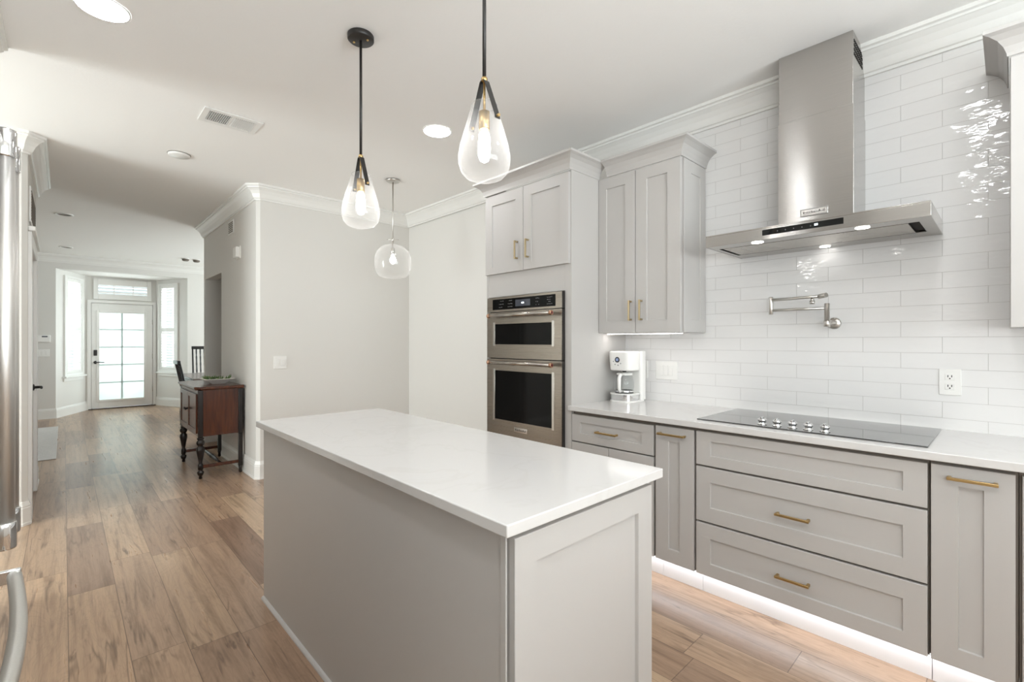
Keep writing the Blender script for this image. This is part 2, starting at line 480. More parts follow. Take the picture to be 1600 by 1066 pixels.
# ------------------------------------------------------------------ the setting
CEIL = 2.82
WX = 3.0            # face of the tiled wall
BY = 4.967          # face of the wall beyond the island
HX = 1.342          # right wall of the hall
FY = 11.3           # front wall with the bay
struct('floor', mb('floor').box(-3.3, 4.7, -2.8, 12.5, -0.08, 0))
struct('ceiling', mb('ceiling').box(-3.3, 4.7, -2.8, FY+0.02, CEIL, CEIL+0.08))
struct('wall_right', mb('tile').box(WX, WX+0.12, -2.6, 1.962, 0, CEIL))
struct('wall_nook', mb('wall').box(WX+0.008, WX+0.12, 1.962, BY+0.12, 0, CEIL))
c_ = 0.03
w = mb('wall')
w.prism([(HX+c_, BY), (WX+0.01, BY), (WX+0.01, BY+0.12), (HX+0.12, BY+0.12), (HX+0.12, 6.37), (HX, 6.37), (HX, BY+c_)], 0, CEIL)
struct('wall_back', w)
w = mb('wall')
w.box(HX, HX+0.12, 6.37, 7.23, 2.133, CEIL)
w.prism([(HX, 7.23), (HX+0.12, 7.23), (4.6, 7.23), (4.6, 7.35), (HX+c_, 7.35), (HX, 7.32)], 0, CEIL)
w.box(2.35, 2.45, BY+0.12, 7.23, 0, CEIL)
struct('wall_hall', w)
# left block with the closet door
LX, L0, L1 = -0.19, 4.88, 6.37
D0, D1, DH = 5.06, 5.94, 2.05
w = mb('wall')
w.prism([(LX, L0+c_), (LX, D0), (-1.6, D0), (-1.6, L0), (LX-c_, L0)], 0, CEIL)
w.prism([(LX, D1), (LX, L1-c_), (LX-c_, L1), (-3.2, L1), (-3.2, D1)], 0, CEIL)
w.box(-1.6, LX, D0, D1, DH, CEIL)
struct('wall_left', w)
w = mb('wall'); w.box(-1.2, -0.305, 1.86, 3.5, 0, CEIL); w.box(-1.2, -0.95, -0.4, 1.86, 0, CEIL); w.box(-1.2, -0.95, -2.6, -2.4, 0, CEIL); w.box(-1.2, -0.95, -2.4, -0.4, 0, 0.9); w.box(-1.2, -0.95, -2.4, -0.4, 2.4, CEIL)
w.box(-1.2, -0.305, -0.4, 0.88, 2.1, CEIL)
struct('wall_fridge', w)
w = mb('wall'); w.box(-3.3, -3.2, 3.4, 3.52, 0, CEIL); w.box(-3.3, -3.2, 4.86, 12.3, 0, CEIL); w.box(-3.3, -3.2, 3.52, 4.86, 0, 0.1); w.box(-3.3, -3.2, 3.52, 4.86, 2.5, CEIL); w.box(-3.2, -1.2, 3.4, 3.5, 0, CEIL); w.box(-3.2, -1.6, 4.88, 4.98, 0, CEIL)
struct('wall_side', w)
w = mb('wall'); w.box(4.5, 4.6, 7.35, 8.45, 0, CEIL); w.box(4.5, 4.6, 10.15, 12.3, 0, CEIL); w.box(4.5, 4.6, 8.45, 10.15, 0, 0.7); w.box(4.5, 4.6, 8.45, 10.15, 2.6, CEIL)
struct('wall_dining', w)
for n_, x0, x1, y0, y1, z0, z1 in ((6, -3.31, -3.19, 3.52, 4.86, 0.1, 2.5), (7, 4.49, 4.61, 8.45, 10.15, 0.7, 2.6)):  # windows added in unseen walls to give the side and dining fill a source
    wn = Thing('window_%d' % n_, None, None, ((x0+x1)/2, (y0+y1)/2, z0), kind='structure')
    f = mb('trim'); f.box(x0, x1, y0, y1, z0, z0+0.05); f.box(x0, x1, y0, y1, z1-0.05, z1)
    for y in (y0, (y0+y1)/2-0.025, y1-0.05): f.box(x0, x1, y, y+0.05, z0+0.05, z1-0.05)
    wn.part('window_frame', f)
    wn.part('pane', mb('glass').box((x0+x1)/2-0.002, (x0+x1)/2+0.002, y0+0.05, y1-0.05, z0+0.05, z1-0.05))
BXL, BXR, BZ = -0.10, 1.79, 2.585
w = mb('wall')
w.box(-3.2, BXL, FY, FY+0.10, 0, CEIL); w.box(BXR, 4.6, FY, FY+0.10, 0, CEIL); w.box(BXL, BXR, FY, FY+0.10, BZ, CEIL)
struct('wall_front', w)
# wall behind the camera; its wide window is added to carry the fill light
w = mb('wall')
w.box(-1.2, -0.4, -2.6, -2.5, 0, CEIL); w.box(2.4, 3.0, -2.6, -2.5, 0, CEIL)
w.box(-0.4, 2.4, -2.6, -2.5, 0, 0.9); w.box(-0.4, 2.4, -2.6, -2.5, 2.4, CEIL)
struct('wall_behind', w)
wn = Thing('window_4', None, None, (1.0, -2.55, 0.9), kind='structure')
f = mb('trim')
f.box(-0.4, 2.4, -2.6, -2.47, 0.9, 0.96); f.box(-0.4, 2.4, -2.6, -2.47, 2.34, 2.4)
for x in (-0.4, 0.97, 2.34): f.box(x, x+0.06, -2.6, -2.47, 0.96, 2.34)
wn.part('window_frame', f)
wn.part('pane', mb('glass').box(-0.34, 2.34, -2.56, -2.555, 0.96, 2.34))

wn = Thing('window_5', None, None, (-1.05, -1.4, 0.9), kind='structure')  # unseen window, added for the fill light from the left
f = mb('trim')
f.box(-1.2, -0.93, -2.4, -0.4, 0.9, 0.96); f.box(-1.2, -0.93, -2.4, -0.4, 2.34, 2.4)
for y in (-2.4, -1.43, -0.46): f.box(-1.2, -0.93, y, y+0.06, 0.96, 2.34)
wn.part('window_frame', f)
wn.part('pane', mb('glass').box(-1.06, -1.055, -2.34, -0.46, 0.96, 2.34))

CROWN = [(0, 0), (0, -0.135), (0.014, -0.135), (0.016, -0.122), (0.024, -0.118), (0.030, -0.106), (0.040, -0.080), (0.058, -0.052),
         (0.078, -0.034), (0.084, -0.032), (0.086, -0.022), (0.100, -0.018), (0.100, 0)]
BASE = [(0, 0), (0.020, 0), (0.020, 0.018), (0.016, 0.022), (0.016, 0.125), (0.013, 0.132), (0.015, 0.140), (0.010, 0.152), (0.006, 0.170), (0, 0.172)]
struct('trim_1', mb('trim').sweep([(WX, -2.5), (WX, BY), (HX+c_, BY), (HX, BY+c_), (HX, 7.32), (HX+c_, 7.35), (4.5, 7.35)], CROWN, CEIL))
struct('trim_2', mb('trim').sweep([(-3.2, L1), (LX-c_, L1), (LX, L1-c_), (LX, L0+c_), (LX-c_, L0), (-1.6, L0)], CROWN, CEIL))
struct('trim_3', mb('trim').sweep([(-0.305, 3.5), (-0.305, 1.86)], CROWN, CEIL))
struct('trim_4', mb('trim').sweep([(4.5, FY), (-3.2, FY)], CROWN, CEIL))
struct('baseboard_back', mb('trim').sweep([(WX+0.008, 2.82), (WX+0.008, BY), (HX+c_, BY), (HX, BY+c_), (HX, 6.37)], BASE, 0))
struct('baseboard_hall', mb('trim').sweep([(HX, 7.235), (HX, 7.32), (HX+c_, 7.35), (4.5, 7.35)], BASE, 0))
b = mb('trim'); b.sweep([(-3.2, L1), (LX-c_, L1), (LX, L1-c_), (LX, D1+0.115)], BASE, 0)
b.sweep([(LX, D0-0.105), (LX, L0+c_), (LX-c_, L0), (-1.6, L0)], BASE, 0)
struct('baseboard_left', b)
BL0, BL1 = Vector((BXL, FY)), Vector((0.30, 12.2))
BR1, BR0 = Vector((1.395, 12.2)), Vector((BXR, FY))
b = mb('trim')
b.sweep([(0.345, 12.2), (BL1.x, 12.2), (BL0.x, FY), (-3.2, FY)], BASE, 0)
b.sweep([(4.5, FY), (BR0.x, FY), (BR1.x, 12.2), (1.375, 12.2)], BASE, 0)
struct('baseboard_front', b)

# closet door in the left wall (seen edge on)
d = Thing('door_2', None, None, (LX, (D0+D1)/2, 0), kind='structure')
f = mb('trim')
for y0, y1 in ((D0-0.10, D0+0.012), (D1-0.012, D1+0.10)): f.box(LX-0.06, LX+0.020, y0, y1, 0, DH-0.005, 0.004)
f.box(LX-0.06, LX+0.020, D0-0.10, D1+0.10, DH-0.012, DH+0.09, 0.004); f.box(LX, LX+0.04, D0-0.12, D1+0.12, DH+0.09, DH+0.125, 0.006)
d.part('door_casing', f)
f = mb('trim').shaker((LX-0.045, D0+0.015, 0.008), (0, 1, 0), (0, 0, 1), (1, 0, 0), D1-D0-0.03, 1.03, 0.04, (0.11, 0.11, 0.22, 0.08), 0.012)
f.shaker((LX-0.045, D0+0.015, 1.04), (0, 1, 0), (0, 0, 1), (1, 0, 0), D1-D0-0.03, 0.99, 0.04, (0.11, 0.11, 0.08, 0.11), 0.012)
leaf = d.part('door_leaf', f)
for z in (0.25, 1.02, 1.80):
    d.part('hinge', mb('nickel').tube([(LX+0.004, D0+0.013, z-0.05), (LX+0.004, D0+0.013, z+0.05)], 0.008, 8))
hd = mb('black').lathe([(0.028, 0), (0.028, 0.008), (0.012, 0.012), (0.011, 0.05)], (LX-0.006, 5.87, 0.925), 'X', 16)
hd.tube([(LX+0.045, 5.885, 0.925), (LX+0.048, 5.83, 0.925), (LX+0.05, 5.77, 0.922)], [0.011, 0.010, 0.008], 10)
d.part('door_handle', hd, leaf)

# the bay: two angled walls with shuttered windows, and the front door between them
def seg_T(P0, P1):
    d = (P1-P0).normalized()
    return Matrix(((d.x, -d.y, 0, P0.x), (d.y, d.x, 0, P0.y), (0, 0, 1, 0), (0, 0, 0, 1))), (P1-P0).length
def bay_side(idx, P0, P1, out, g0, g1, wall_name):
    """out: +1 when outdoors lies to the left of P0->P1; (g0, g1): glass span along the wall"""
    T, L = seg_T(P0, P1)
    t = 0.10*out
    z0, z1 = 0.80, 2.41
    w = mb('wall')
    a0, a1 = g0-0.05, g1+0.05
    w.box(0, a0, 0, t, 0, BZ, T=T); w.box(a1, L, 0, t, 0, BZ, T=T)
    w.box(a0, a1, 0, t, 0, z0-0.05, T=T); w.box(a0, a1, 0, t, z1+0.05, BZ, T=T)
    struct(wall_name, w)
    i = -out
    mid = (P0+P1)/2
    t_ = Thing('window_%d' % idx, None, None, (mid.x, mid.y, z0), kind='structure')
    f = mb('trim')
    fo, fi = 0.11, 0.05
    f.box(g0-fo, g0-fi, 0, 0.03*i, z0-0.10, z1+0.09, 0.003, T); f.box(g1+fi, g1+fo, 0, 0.03*i, z0-0.10, z1+0.09, 0.003, T)
    f.box(g0-fi, g1+fi, 0, 0.03*i, z1+0.05, z1+0.09, 0.003, T)
    f.box(g0-fi, g1+fi, 0, 0.03*i, z0-0.10, z0-0.05, 0.003, T)
    t_.part('window_frame', f)
    f = mb('trim'); f.box(g0-0.15, g1+0.14, 0.002*out, 0.065*i, z0-0.13, z0-0.10, 0.004, T); f.box(g0-0.12, g1+0.11, 0, 0.022*i, z0-0.19, z0-0.13, 0.003, T)
    t_.part('window_sill', f)
    f = mb('trim')
    for s0, s1 in ((g0-fi+0.002, g0), (g1, g1+fi-0.002)): f.box(s0, s1, 0.012*out, 0.026*i, z0-0.048, z1+0.048, 0.003, T)
    zm = 1.56
    for q0, q1 in ((z0-0.048, z0), (zm-0.035, zm+0.035), (z1, z1+0.048)): f.box(g0, g1, 0.012*out, 0.024*i, q0, q1, 0.002, T)
    sh = t_.part('shutter_frame', f)
    f = mb('trim')
    for a, b_ in ((z0, zm-0.035), (zm+0.035, z1)):
        n = round((b_-a)/0.058); st = (b_-a)/n
        for k in range(n):
            zc = a + st*(k+0.5)
            R = T @ Matrix.Translation((0, 0.003, zc)) @ Matrix.Rotation(math.radians(20)*(1 if out > 0 else -1), 4, 'X')
            f.box(g0, g1, -0.026, 0.026, -0.004, 0.004, 0, R)
    t_.part('louvers', f, sh)
    f = mb('trim')
    f.box(g0-0.045, g1+0.045, 0.06*out, 0.09*out, 1.55, 1.60, 0, T)
    f.box((g0+g1)/2-0.012, (g0+g1)/2+0.012, 0.065*out, 0.085*out, z0-0.04, z1+0.04, 0, T)
    t_.part('sash_bar', f)
    t_.part('pane', mb('glass').box(g0-0.048, g1+0.048, 0.075*out, 0.079*out, z0-0.048, z1+0.048, 0, T))
bay_side(1, BL0, BL1, 1, 0.335, 0.755, 'wall_bay_left')
bay_side(2, BR0, BR1, -1, 0.375, 0.775, 'wall_bay_right')
DY = 12.2
w = mb('wall'); w.box(BL1.x-0.02, 0.37, DY, DY+0.10, 0, BZ); w.box(1.35, BR1.x+0.02, DY, DY+0.10, 0, BZ)
w.box(0.37, 1.35, DY, DY+0.10, 2.08, 2.20); w.box(0.37, 1.35, DY, DY+0.10, 2.47, BZ); w.box(0.37, 0.44, DY, DY+0.10, 2.2, 2.47); w.box(1.28, 1.35, DY, DY+0.10, 2.2, 2.47)
struct('wall_door', w)
struct('wall_bay_top', mb('ceiling').prism([(BXL, FY+0.10), (BXR, FY+0.10), (BR1.x+0.08, DY+0.10), (BL1.x-0.08, DY+0.10)], BZ, BZ+0.06))
t = Thing('door_1', None, None, (0.86, DY, 0), kind='structure')
f = mb('trim')
for x0, x1 in ((0.325, 0.383), (1.337, 1.388)): f.box(x0, x1, DY-0.022, DY+0.09, 0, 2.075, 0.004)
f.box(0.325, 1.388, DY-0.022, DY+0.09, 2.07, 2.125, 0.004)
t.part('door_casing', f)
f = mb('trim'); f.box(0.372, 0.402, DY+0.047, DY+0.09, 0.02, 2.07); f.box(1.318, 1.348, DY+0.047, DY+0.09, 0.02, 2.07); f.box(0.402, 1.318, DY+0.047, DY+0.09, 2.05, 2.075)
t.part('door_stop', f)
t.part('threshold', mb('threshold').box(0.34, 1.38, DY-0.035, DY+0.09, 0, 0.018, 0.003))
f = mb('trim')
x0, x1, z0, z1 = 0.388, 1.332, 0.025, 2.064; gx0, gx1, gz0, gz1 = 0.490, 1.200, 0.170, 1.900
y0, y1 = DY+0.0, DY+0.045
f.box(x0, gx0, y0, y1, z0, z1, 0.002); f.box(gx1, x1, y0, y1, z0, z1, 0.002); f.box(gx0, gx1, y0, y1, z0, gz0, 0.002); f.box(gx0, gx1, y0, y1, gz1, z1, 0.002)
leaf = t.part('door_leaf', f)
f = mb('trim'); bw = 0.030
f.box(gx0-bw, gx0+0.012, y0-0.016, y0, gz0-bw, gz1+bw, 0.004); f.box(gx1-0.012, gx1+bw, y0-0.016, y0, gz0-bw, gz1+bw, 0.004)
f.box(gx0+0.012, gx1-0.012, y0-0.016, y0, gz0-bw, gz0+0.012, 0.004); f.box(gx0+0.012, gx1-0.012, y0-0.020, y0, gz1-0.02, gz1+bw, 0.004)
t.part('glass_frame', f, leaf)
t.part('shade', mb('frost').box(gx0, gx1, y0+0.014, y0+0.017, gz0, gz1), leaf, 'frosted pale green shade behind the door glass')
f = mb('toe'); xm = (gx0+gx1)/2
f.box(xm-0.011, xm+0.011, y0+0.021, y0+0.036, gz0, gz1)
for k in range(1, 5):
    z = gz0 + (gz1-gz0)*k/5; f.box(gx0, gx1, y0+0.0215, y0+0.0355, z-0.009, z+0.009)
t.part('muntins', f, leaf)
f = mb('black').box(0.418, 0.470, y0-0.022, y0, 1.045, 1.155, 0.006); t.part('keypad_lock', f, leaf)
f = mb('black').lathe([(0.030, 0), (0.030, -0.010), (0.012, -0.014), (0.011, -0.05)], (0.446, y0, 0.915), 'Y', 16)
f.tube([(0.440, y0-0.05, 0.915), (0.50, y0-0.052, 0.917), (0.575, y0-0.05, 0.914)], [0.011, 0.010, 0.008], 10); t.part('door_handle', f, leaf)
for z in (0.35, 1.02, 1.72):
    f = mb('nickel').tube([(1.334, y0-0.006, z-0.05), (1.334, y0-0.006, z+0.05)], 0.008, 8); t.part('hinge', f, leaf)
t = Thing('window_3', None, None, (0.86, DY, 2.2), kind='structure')
f = mb('trim')
X0, X1, Z0, Z1 = 0.415, 1.31, 2.145, 2.545; G0, G1, H0, H1 = 0.485, 1.240, 2.248, 2.425
f.box(X0, G0, DY-0.03, DY, Z0, Z1, 0.004); f.box(G1, X1, DY-0.03, DY, Z0, Z1, 0.004); f.box(G0, G1, DY-0.03, DY, Z0, H0, 0.004); f.box(G0, G1, DY-0.03, DY, H1, Z1, 0.004)
f.box(G0-0.02, G0, DY-0.034, DY-0.03, H0-0.02, H1+0.02); f.box(G1, G1+0.02, DY-0.034, DY-0.03, H0-0.02, H1+0.02)
t.part('window_frame', f)
f = mb('trim')
for k in range(3):
    R = Matrix.Translation((0, DY-0.01, H0 + (k+0.5)*(H1-H0)/3)) @ Matrix.Rotation(math.radians(-18), 4, 'X')
    f.box(G0, G1, -0.024, 0.024, -0.004, 0.004, 0, R)
for x in (G0 + 0.235, G0+0.53): f.box(x-0.006, x+0.006, DY-0.038, DY-0.030, H0, H1)
t.part('louvers', f)
t.part('pane', mb('glass').box(0.44, 1.28, DY+0.05, DY+0.054, 2.2, 2.47))
# outdoors, seen only through the shutters
o = mb('lawn').box(-6, 8, 12.5, 22, -0.2, -0.1).build('front_path'); o['kind'] = 'structure'

def shrub(x, y, h, r, label, seed):
    rr = random.Random(seed)
    t = Thing('shrub', label, 'shrub', (x, y, -0.1))
    t.part('stem', mb('darkwood').tube([(x, y, -0.1), (x+0.03, y, h*0.5)], [0.04, 0.02], 8))
    f = mb('shadeback')
    for k in range(420):
        d_ = Vector((rr.gauss(0, 1), rr.gauss(0, 1), rr.gauss(0, 1))).normalized() * (rr.random()**0.4)
        c = Vector((x + d_.x*r, y + d_.y*r, h*0.55 + d_.z*h*0.45))
        u = Vector((rr.gauss(0, 1), rr.gauss(0, 1), rr.gauss(0, 1))).normalized(); v = u.orthogonal().normalized(); sz = rr.uniform(0.07, 0.13)
        f.face([f.bm.verts.new(p) for p in (c-u*sz, c+v*sz*.5, c+u*sz, c-v*sz*.5)])
    t.part('foliage', f)
shrub(2.75, 14.6, 2.3, 0.75, 'pale green garden shrub seen through the right bay shutters', 5)
shrub(-1.0, 15.2, 1.5, 0.7, 'pale green garden shrub seen through the left bay shutters', 6)

# ------------------------------------------------------------------ cabinets on the right wall
CF = 2.375   # front face of the base doors
CT = 0.02
def front(t, name, y1, y0, z0, z1, inner, x=CF, m='cab', parent=None):
    """shaker front facing -x between y0 < y1"""
    return t.part(name, mb(m).shaker((x+CT, y1, z0), (0, -1, 0), (0, 0, 1), (-1, 0, 0), y1-y0, z1-z0, CT, inner), parent)
def pull_h(t, ya, yb, z, x, parent, m='brass', r=0.0052):
    f = mb(m)
    ya, yb = min(ya, yb), max(ya, yb)
    f.box(x-0.034, x-0.024, ya, yb, z-0.0055, z+0.0055, 0.0015)
    for y in (ya+0.007, yb-0.007): f.box(x-0.026, x+0.001, y-0.0055, y+0.0055, z-0.0055, z+0.0055, 0.001)
    return t.part('pull_handle', f, parent, 'brushed brass bar handle')
def pull_v(t, y, za, zb, x, parent, m='dbrass'):
    f = mb(m)
    f.box(x-0.034, x-0.024, y-0.0055, y+0.0055, za, zb, 0.0015)
    for z in (za+0.007, zb-0.007): f.box(x-0.026, x+0.001, y-0.0055, y+0.0055, z-0.0055, z+0.0055, 0.001)
    return t.part('pull_handle', f, parent, 'brushed brass bar handle')

def carcass(t, y0, y1):
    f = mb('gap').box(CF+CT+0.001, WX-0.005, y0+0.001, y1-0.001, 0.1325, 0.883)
    t.part('carcass', f, None, 'grey box behind the fronts, coloured dark for the shade in the gaps')
    t.part('toe_kick', mb('toe').box(2.470, 2.49, y0+0.001, y1-0.001, 0.0, 0.132), None, 'pale recessed toe kick board')

t = Thing('drawer_cabinet', 'grey base cabinet under the coffee maker, one drawer above two doors', 'base cabinet', (2.68, 1.66, 0), 'base cabinets along the tiled wall')
carcass(t, 1.353, 1.944)
p = front(t, 'drawer', 1.943, 1.363, 0.691, 0.860, (0.068, 0.073, 0.052, 0.046)); pull_h(t, 1.592, 1.742, 0.772, CF-0.0, p)
for a, b_ in ((1.943, 1.6625), (1.6585, 1.363)): front(t, 'door', a, b_, 0.132, 0.683, (0.07, 0.07, 0.07, 0.07))
t = Thing('pullout_cabinet', 'narrow grey pull-out base cabinet between the coffee maker cabinet and the cooktop drawers', 'base cabinet', (2.68, 1.24, 0), 'base cabinets along the tiled wall')
carcass(t, 1.124, 1.353)
p = front(t, 'door', 1.349, 1.131, 0.132, 0.865, (0.075, 0.077, 0.072, 0.078)); pull_h(t, 1.172, 1.325, 0.826, CF, p)
t = Thing('cooktop_cabinet', 'wide grey three-drawer base cabinet directly under the cooktop', 'base cabinet', (2.68, 0.667, 0), 'base cabinets along the tiled wall')
carcass(t, 0.209, 1.124)
front(t, 'drawer_front', 1.118, 0.215, 0.695, 0.866, (0.074, 0.072, 0.050, 0.045))
p = front(t, 'drawer', 1.118, 0.215, 0.408, 0.685, (0.073, 0.072, 0.074, 0.074)); pull_h(t, 0.601, 0.738, 0.5415, CF-0.0, p)
p = front(t, 'drawer', 1.118, 0.215, 0.132, 0.398, (0.073, 0.072, 0.065, 0.073)); pull_h(t, 0.601, 0.738, 0.258, CF-0.0, p)
t = Thing('pullout_cabinet', 'tall narrow grey pull-out cabinet right of the cooktop drawers, wide brass handle', 'base cabinet', (2.68, 0.095, 0), 'base cabinets along the tiled wall')
carcass(t, -0.022, 0.209)
p = front(t, 'door', 0.205, -0.014, 0.131, 0.868, (0.075, 0.077, 0.069, 0.072)); pull_h(t, 0.026, 0.160, 0.827, CF, p)
t = Thing('end_cabinet', 'grey base cabinet at the right edge of the photo, a sliver visible', 'base cabinet', (2.68, -0.35, 0), 'base cabinets along the tiled wall')
carcass(t, -0.65, -0.022)
front(t, 'door', -0.030, -0.645, 0.131, 0.868, (0.07, 0.07, 0.07, 0.07))

f = mb('quartz').box(2.350, WX-0.0005, -0.66, 1.9445, 0.8835, 0.915, 0.003)
f.box(2.350, 2.3735, 1.9435, 1.957, 0.8835, 0.915, 0.003)
tag(f.build('countertop'), 'long white quartz countertop under the tiled wall, holding the cooktop', 'countertop')
# toe kick light strip
t = Thing('light_strip', 'glowing light strip tucked under the base cabinets above the floor', 'strip light', (2.46, 0.65, 0.1))
t.part('channel', mb('plastic').box(2.421, 2.439, -0.65, 1.94, 0.126, 0.132))
t.part('diffuser', mb('strip').box(2.423, 2.437, -0.64, 1.93, 0.1235, 0.1259))

# ------------------------------------------------------------------ tall oven cabinet with its crown
CCROWN = [(0, 0), (0, -0.098), (0.004, -0.098), (0.006, -0.085), (0.014, -0.062), (0.030, -0.038), (0.052, -0.022), (0.070, -0.014), (0.070, 0)]
OY0, OY1, OF = 1.946, 2.785, 2.375
t = Thing('oven_cabinet', 'tall grey cabinet housing the double oven, two short doors on top', 'tall cabinet', (2.69, 2.36, 0))
f = mb('cab')
f.box(OF, WX+0.004, OY0, OY0+0.019, 0.0, 2.437); f.box(OF, WX+0.004, OY1-0.019, OY1, 0, 2.437)
f.box(OF+0.001, WX+0.003, OY0+0.019, OY1-0.019, 2.41, 2.437); f.box(OF+0.4, WX+0.003, OY0+0.019, OY1-0.019, 0.1, 2.41)
f.box(OF, OF+0.02, OY0+0.019, 1.999, 0.10, 2.41); f.box(OF, OF+0.02, 2.757, OY1-0.019, 0.10, 2.41)
f.box(OF, OF+0.4, 1.999, 2.757, 0.59, 0.605)
t.part('body', f)
t.part('toe_kick', mb('toe').box(2.45, 2.47, OY0+0.019, OY1-0.019, 0, 0.1))
t.part('filler_panel', mb('cab').shaker((OF+0.02, 2.757, 1.660), (0, -1, 0), (0, 0, 1), (-1, 0, 0), 0.758, 0.75, 0.02, (0.03, 0.03, 0.62, 0.004), 0.003))
t.part('filler_rail', mb('cab').box(OF+0.002, OF+0.0035, 2.01, 2.745, 1.772, 1.775))
p = front(t, 'door', 2.779, 2.372, 1.833, 2.424, (0.077, 0.075, 0.05, 0.073), 2.355); pull_v(t, 2.432-0.006, 1.915, 2.046, 2.355, p)
p = front(t, 'door', 2.368, 1.955, 1.833, 2.424, (0.075, 0.074, 0.05, 0.073), 2.355); pull_v(t, 2.354-0.037, 1.912, 2.043, 2.355, p)
p = front(t, 'drawer', 2.779, 1.955, 0.13, 0.585, (0.07, 0.07, 0.07, 0.07), 2.355)
f = mb('cab').sweep([(WX+0.004, OY1), (2.357, OY1), (2.357, OY0), (2.668+0.004, OY0)][::-1], CCROWN, 2.535)
t.part('crown_molding', f)

# ------------------------------------------------------------------ wall cabinets
UF = 2.665
t = Thing('wall_cabinet', 'grey two-door wall cabinet beside the tall oven cabinet, above the coffee maker', 'wall cabinet', (2.83, 1.65, 1.383), 'wall cabinets')
f = mb('cab'); f.box(UF+CT+0.001, WX-0.001, 1.360, 1.9445, 1.385, 2.437)
t.part('body', f)
t.part('side_panel', mb('cab').shaker((2.955+0.04, 1.3595, 1.383), (-1, 0, 0), (0, 0, 1), (0, -1, 0), 0.995-0.707+0.0, 1.053, 0.013, (0.073, 0.088, 0.077, 0.073), 0.005))
p = front(t, 'door', 1.944, 1.660, 1.383, 2.432, (0.062, 0.074, 0.078, 0.074), UF); pull_v(t, 1.700-0.012, 1.461, 1.592, UF, p)
p = front(t, 'door', 1.656, 1.351, 1.383, 2.432, (0.079, 0.085, 0.078, 0.074), UF); pull_v(t, 1.623-0.012, 1.461, 1.592, UF, p)
t.part('crown_molding', mb('cab').sweep([(2.667, 1.8755), (2.667, 1.347), (WX-0.001, 1.347)][::-1], CCROWN, 2.535))
st = Thing('undercabinet_light', 'light strip glowing under the wall cabinet above the coffee maker', 'strip light', (2.75, 1.65, 1.37))
st.part('channel', mb('plastic').box(2.735, 2.765, 1.38, 1.93, 1.378, 1.3845))
st.part('diffuser', mb('under').box(2.738, 2.762, 1.385, 1.925, 1.3755, 1.3778))
t = Thing('wall_cabinet', 'grey wall cabinet at the right edge of the photo, seen edge on', 'wall cabinet', (2.83, -0.3, 1.383), 'wall cabinets')
t.part('body', mb('cab').box(UF+CT+0.001, WX-0.001, -0.70, 0.0, 1.385, 2.437, 0.001))
p = front(t, 'door', -0.002, -0.35, 1.383, 2.432, (0.074, 0.074, 0.078, 0.074), UF)
p = front(t, 'door', -0.354, -0.70, 1.383, 2.432, (0.074, 0.074, 0.078, 0.074), UF)
t.part('crown_molding', mb('cab').sweep([(WX-0.001, 0.003), (2.667, 0.003), (2.667, -0.70)][::-1], CCROWN, 2.535))

# ------------------------------------------------------------------ double wall oven
V0, V1, VF = 2.005, 2.751, 2.350
t = Thing('wall_oven', 'stainless double wall oven built into the tall grey cabinet', 'oven', (2.56, 2.38, 0.61))
t.part('housing', mb('black').box(VF+0.03, OF+0.36, V0+0.004, V1-0.004, 0.608, 1.652))
f = mb('black'); f.box(VF+0.003, OF+0.005, V0-0.004, V1, 1.548, 1.655)
f.mat('ovensteel').box(VF, VF+0.003, V0, V1, 1.546, 1.655, 0.001)
cp = t.part('control_panel', f)
f = mb('oven_glass').box(VF-0.0015, VF, 2.060, 2.687, 1.562, 1.640); gp = t.part('touch_panel', f, cp)
sc_ = mb('screen').box(VF-0.0022, VF-0.0015, 2.292, 2.440, 1.578, 1.625); sc_.mat('led').box(VF-0.0026, VF-0.0022, 2.352, 2.378, 1.596, 1.606)
t.part('display', sc_, cp)
rnd = random.Random(3)
for yc, cols, rows in ((2.600, 4, 3), (2.505, 4, 3), (2.225, 3, 3), (2.120, 4, 4)):
    f = mb('mark')
    for i in range(cols):
        for j in range(rows):
            if rnd.random() < 0.2: continue
            y = yc + 0.012 - i*0.013; z = 1.577 + j*(0.045/(rows-1)) + rnd.uniform(-.001, .001)
            f.box(VF-0.0022, VF-0.0015, y-rnd.uniform(.002, .005), y, z, z+0.0035)
    t.part('key_legend', f, cp)
def oven_door(z0, z1, wz0, wz1, hz, name):
    f = mb('black'); f.box(VF+0.003, VF+0.029, V0-0.004, V1-0.002, z0+0.002, z1-0.002)
    f.mat('ovensteel')
    wy0, wy1 = 2.091, 2.660
    x0, x1 = VF-0.001, VF+0.003
    f.box(x0, x1, V0, wy0, z0, z1, 0.001); f.box(x0, x1, wy1, V1, z0, z1, 0.001); f.box(x0, x1, wy0, wy1, z0, wz0, 0.001); f.box(x0, x1, wy0, wy1, wz1, z1, 0.001)
    dr = t.part(name, f)
    f = mb('steel_v'); b_ = 0.022
    f.box(x0-0.003, x0, wy0-b_, wy0, wz0-0.012, wz1+0.012, 0.001); t.part('window_bezel', f, dr)
    t.part('window_bezel', mb('steel_v').box(x0-0.003, x0, wy1, wy1+b_, wz0-0.012, wz1+0.012, 0.001), dr)
    t.part('window_glass', mb('oven_glass').box(VF-0.0005, VF+0.0028, wy0, wy1, wz0, wz1), dr)
    f = mb('steel').tube([(2.293, 2.06, hz), (2.293, 2.66, hz)], 0.0125, 16)
    for y in (2.10, 2.62): f.box(2.293, VF, y-0.010, y+0.010, hz-0.009, hz+0.009, 0.003)
    h_ = t.part('handle', f, dr)
    for y, s in ((2.06, -1), (2.66, 1)):
        t.part('end_cap', mb('copper').lathe([(0.0135, 0.0), (0.0165, 0.002*s), (0.0165, 0.016*s), (0.014, 0.019*s)], (2.293, y, hz), 'Y', 20), h_)
        dr2 = mb('red').lathe([(0.009, 0), (0.009, 0.0015*s)], (2.293, y+0.019*s, hz), 'Y', 16)
        t.part('medallion', dr2, h_)
    return dr
